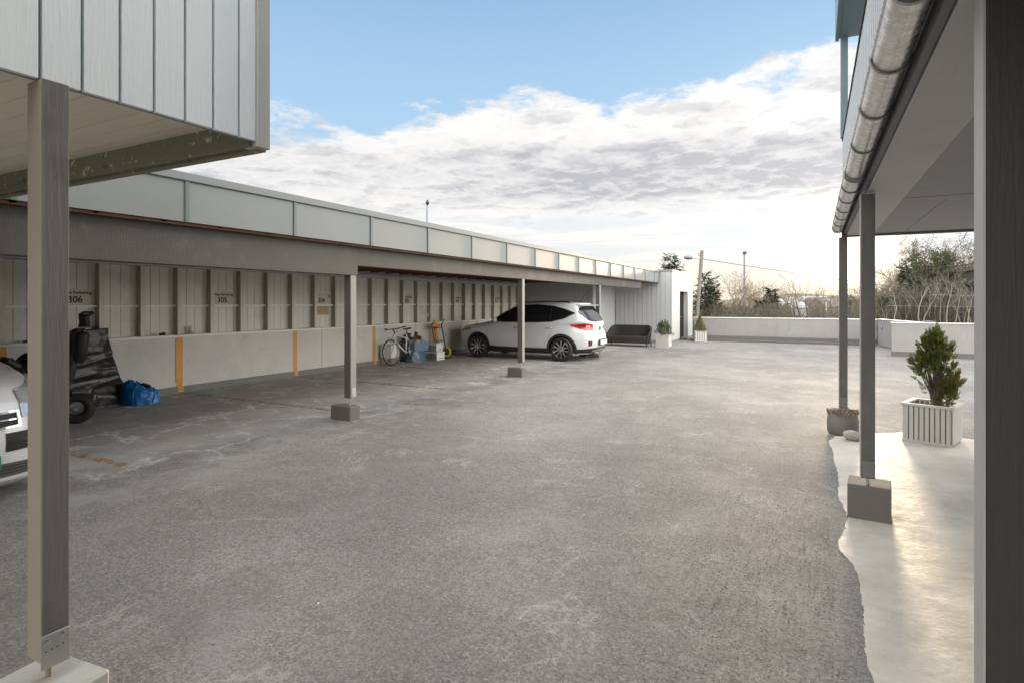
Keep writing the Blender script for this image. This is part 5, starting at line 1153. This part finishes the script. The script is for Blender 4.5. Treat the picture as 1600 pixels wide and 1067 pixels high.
# ------------------------------------------------------------------ sofa
t_=thing('garden_sofa','dark brown woven two seat sofa standing before the white boarded shed wall','sofa',(-6.33,21.75,0),0)
W=.80; 
mb=MB()
def shell(u,v,off=0):
    # u along the wrap: arm front -> back -> arm front
    a=PI*u; ex=.35
    cx=math.copysign(abs(math.cos(a))**ex,math.cos(a)); sy_=abs(math.sin(a))**ex
    topz=.40+.38*min(1,(math.sin(a)+.0)*1.15)**.55; 
    fl=.06*v
    return Vector((-cx*(W-off+fl*(1)),-.42+(.80-off)*sy_+fl,.10+(topz-.10)*v))
mb.grid(lambda u,v:shell(u,v),60,10); mb.grid(lambda u,v:shell(u,v,.07),60,10)
mb.grid(lambda u,v:shell(u,1).lerp(shell(u,1,.07),v),60,1); mb.grid(lambda u,v:shell(u,0).lerp(shell(u,0,.07),v),60,1); mb.grid(lambda u,v:shell(0,u).lerp(shell(0,u,.07),v),6,1); mb.grid(lambda u,v:shell(1,u).lerp(shell(1,u,.07),v),6,1)
mb.build('backrest',M['rattan'],t_,smooth='all')
mb=MB(); mb.box(-.74,.74,-.42,.33,.12,.36); mb.build('seat',M['rattan'],t_,bevel=.03,seg=3)
for x in (-.78,.76):
    for y in (-.39,.3): mb=MB(); mb.tube([(x*1.03,y,0),(x,y,.14)],.02,8); mb.build('leg',M['rattan'],t_)

# ------------------------------------------------------------------ planters and shrubs
def planter(loc,rz,wx,wy,h,label,n1=9,n2=11):
    t_=thing('planter_box',label,'planter',loc,rz)
    mb=MB()
    def slats(n,L,fn):
        p=L/n; g=p*.2
        for k in range(n): fn(-L/2+k*p+g/2,-L/2+(k+1)*p-g/2)
    slats(n1,wx-.03,lambda a,b:(mb.box(a,b,-wy/2,-wy/2+.018,.02,h-.03),mb.box(a,b,wy/2-.018,wy/2,.02,h-.03)))
    slats(n2,wy-.03,lambda a,b:(mb.box(wx/2-.018,wx/2,a,b,.02,h-.03),mb.box(-wx/2,-wx/2+.018,a,b,.02,h-.03)))
    mb.box(-wx/2+.0,wx/2,-wy/2-.001,-wy/2+.014,.0,.03)
    mb.build('slatted_panel',M['planter'],t_,bevel=.002)
    mb=MB(); mb.box(-wx/2+.025,wx/2-.025,-wy/2+.025,wy/2-.025,.005,h-.06); mb.build('liner',M['footing'],t_)
    mb=MB(); e=.014; r_=.045
    mb.box(-wx/2-e,wx/2+e,-wy/2-e,-wy/2+r_,h-.028,h); mb.box(-wx/2-e,wx/2+e,wy/2-r_,wy/2+e,h-.028,h); mb.box(-wx/2-e,-wx/2+r_,-wy/2+r_+.001,wy/2-r_-.001,h-.028,h); mb.box(wx/2-r_,wx/2+e,-wy/2+r_+.001,wy/2-r_-.001,h-.028,h)
    mb.build('rim',M['planter'],t_,bevel=.003)
    mb=MB(); mb.grid(lambda u,v:Vector(((u-.5)*(wx-.08),(v-.5)*(wy-.08),h-.05+.02*noise.noise(Vector((u*6,v*6,wx))))),16,16); mb.build('soil',M['soil'],t_,smooth='all')
planter((1.245,8.435,.006),R(-20),.49,.52,.455,'white slatted planter box on the white floor at right, near the pale parapet')
planter((-4.97,21.6,0),0,.48,.5,.46,'white slatted planter box standing at the shed corner beside the sofa',11,9)
planter((-4.36,25.62,0),R(20),.5,.52,.44,'white planter box right of the dark shed doorway',5,5)
# thuja
def thuja():
    rng=random.Random(21); base=onD(1462,634,6.93); base.z=.41
    sb=MB(); fb=MB(); D_=6.93
    blobs=[(1462,530,12,26),(1468,545,17,40),(1453,546,13,28),(1479,558,13,30),(1440,566,17,42),(1456,570,14,26),(1474,578,17,40),(1488,592,15,36),(1437,586,8,12),(1484,612,12,26),(1468,600,12,20),(1450,606,9,10),(1492,605,9,16),(1462,521,7,10),(1447,536,7,10),(1475,625,9,8),(1442,530,3,2),(1436,541,3,2),(1431,568,9,12),(1498,600,7,10),(1490,618,8,12)]
    pts=[]
    for (px,py,r_,n_) in blobs:
        c=onD(1462+(px-1462)*.9,py,D_+rng.uniform(-.08,.08)); rm=r_*D_/900
        stem=[base+Vector((rng.uniform(-.05,.05),rng.uniform(-.05,.05),0)),base.lerp(c,.45)+Vector((rng.uniform(-.03,.03),0,.03)),c]; sb.tube(stem,[.013,.009,.004],6,False)
        for k in range(int(n_*2.1)):
            d=Vector((rng.gauss(0,1),rng.gauss(0,1),rng.gauss(0,1))).normalized()*rm*(rng.random()**.4)
            p=c+d; up=(d*.9+Vector((0,0,rm*.9))).normalized(); 
            if rng.random()<.25: sb.tube([c.lerp(base,.1),p],[.004,.0015],3,False)
            # a flat fan spray
            s1=up.orthogonal().normalized(); s1=Matrix.Rotation(rng.uniform(0,6.28),3,up)@s1
            L=rng.uniform(.035,.065)
            for j in range(13):
                f=j/12; q=p+up*L*f*1.3; sgn_=(-1)**j; dr=(up*.8+s1*sgn_*(1-f*.6)).normalized(); l=L*.62*(1-.5*f); wv=up.cross(s1)*l*.08+dr.cross(up.cross(s1)).normalized()*l*.24
                q=q+up.cross(s1)*rng.uniform(-.004,.004)
                fb.add([q-wv*.4,q+dr*l*.5-wv,q+dr*l,q+dr*l*.5+wv],[(0,1,2,3)])
    for i in range(9): 
        a=rng.uniform(0,6.28); sb.tube([base,base+Vector((math.cos(a)*.04,math.sin(a)*.04,.18)),base+Vector((math.cos(a)*.09,math.sin(a)*.06,.42))],[.012,.009,.005],6,False)
    sb.tube([base,onD(1463,600,D_),onD(1462,560,D_)],[.02,.015,.009],8,False)
    plant_thing('thuja_shrub','bushy leaning thuja shrub growing in the planter at right','shrub',base,[('trunk',sb,M['bark']),('foliage',fb,M['thuja'])])
thuja()
def shrub(loc,name,label,Rr,H,leaf,mat_,n,cone=False,seed=1):
    rng=random.Random(seed); sb=MB(); fb=MB(); base=Vector(loc)
    for i in range(n):
        if cone: h=rng.random()**1.3; r_=Rr*(1-h)**.8*(rng.random()**.5); a=rng.uniform(0,6.28); p=base+Vector((math.cos(a)*r_,math.sin(a)*r_,.02+h*H)); L=.07
        else:
            a=rng.uniform(0,6.28); h=rng.random(); r_=Rr*math.sqrt(rng.random())*(1.1-.6*h); p=base+Vector((math.cos(a)*r_,math.sin(a)*r_,h*H*(.75+.3*noise.noise(Vector((math.cos(a)*2,math.sin(a)*2,seed)))))); L=.12
        if i%5==0: sb.tube([base+Vector((0,0,0)),p],[.008,.003],3,False)
        up=((p-base)*1.0+Vector((0,0,.25))).normalized()
        for k in range(leaf):
            q=p+up*L*k/leaf; d=(up*.6+Vector((rng.gauss(0,1),rng.gauss(0,1),rng.gauss(0,1)))*.6).normalized(); l=.045 if not cone else .03; s_=d.orthogonal().normalized()*l*.25
            fb.add([q,q+d*l*.5-s_,q+d*l,q+d*l*.5+s_],[(0,1,2,3)])
    plant_thing(name,label,'shrub',base,[('stem',sb,M['bark']),('foliage',fb,mat_)])
shrub((-4.97,21.6,.41),'evergreen_shrub','spiky green evergreen in the planter beside the sofa',.30,.60,12,M['boxleaf'],170,False,3)
shrub((-4.36,25.62,.38),'dwarf_conifer','small cone shaped golden green conifer in the planter by the shed doorway',.28,.66,12,M['golden'],420,True,5)
# round pot under the farthest right post, heather, stone
t_=thing('round_pot','weathered round concrete pot around the foot of the farther slender post','pot',(.315,8.40,0))
mb=MB(); mb.lathe([(.0,.0),(.155,.0),(.175,.03),(.18,.15),(.168,.24),(.158,.262),(.14,.262),(.138,.22),(0,.215)],None,40); mb.build('bowl',M['pot'],t_,smooth=True)
mb=MB(); mb.lathe([(0,.232),(.137,.226)],None,24); mb.build('soil',M['soil'],t_)
rng=random.Random(3); fb=MB()
for i in range(520):
    a=rng.uniform(0,6.28); r_=.15*math.sqrt(rng.random()); p=Vector((.315+math.cos(a)*r_,8.40+math.sin(a)*r_,.225)); d=Vector((math.cos(a)*r_*4+rng.gauss(0,.4),math.sin(a)*r_*4+rng.gauss(0,.4),1.1)).normalized(); l=rng.uniform(.035,.085); s_=d.orthogonal().normalized()*.005
    fb.add([p-s_,p+s_,p+d*l+s_*2.2,p+d*l*1.15,p+d*l-s_*2.2],[(0,1,2,3,4)])
o=fb.build('heather_plant',M['heath'],fix=False); tag(o,'low dried heather filling the round concrete pot','plant')
bm=bmesh.new(); bmesh.ops.create_icosphere(bm,subdivisions=4,radius=1)
for v in bm.verts: v.co*=1+.16*noise.noise(v.co*1.2)+.05*noise.noise(v.co*4)
me=bpy.data.meshes.new('stone'); bm.to_mesh(me); bm.free(); me.materials.append(M['stone']); me.polygons.foreach_set('use_smooth',[True]*len(me.polygons))
o=bpy.data.objects.new('stone',me); C.objects.link(o); o.location=(.40,8.02,.062); o.scale=(.10,.085,.062); o.rotation_euler=(0,.15,.5); tag(o,'rounded mossy pale stone on the floor beside the round pot','stone')
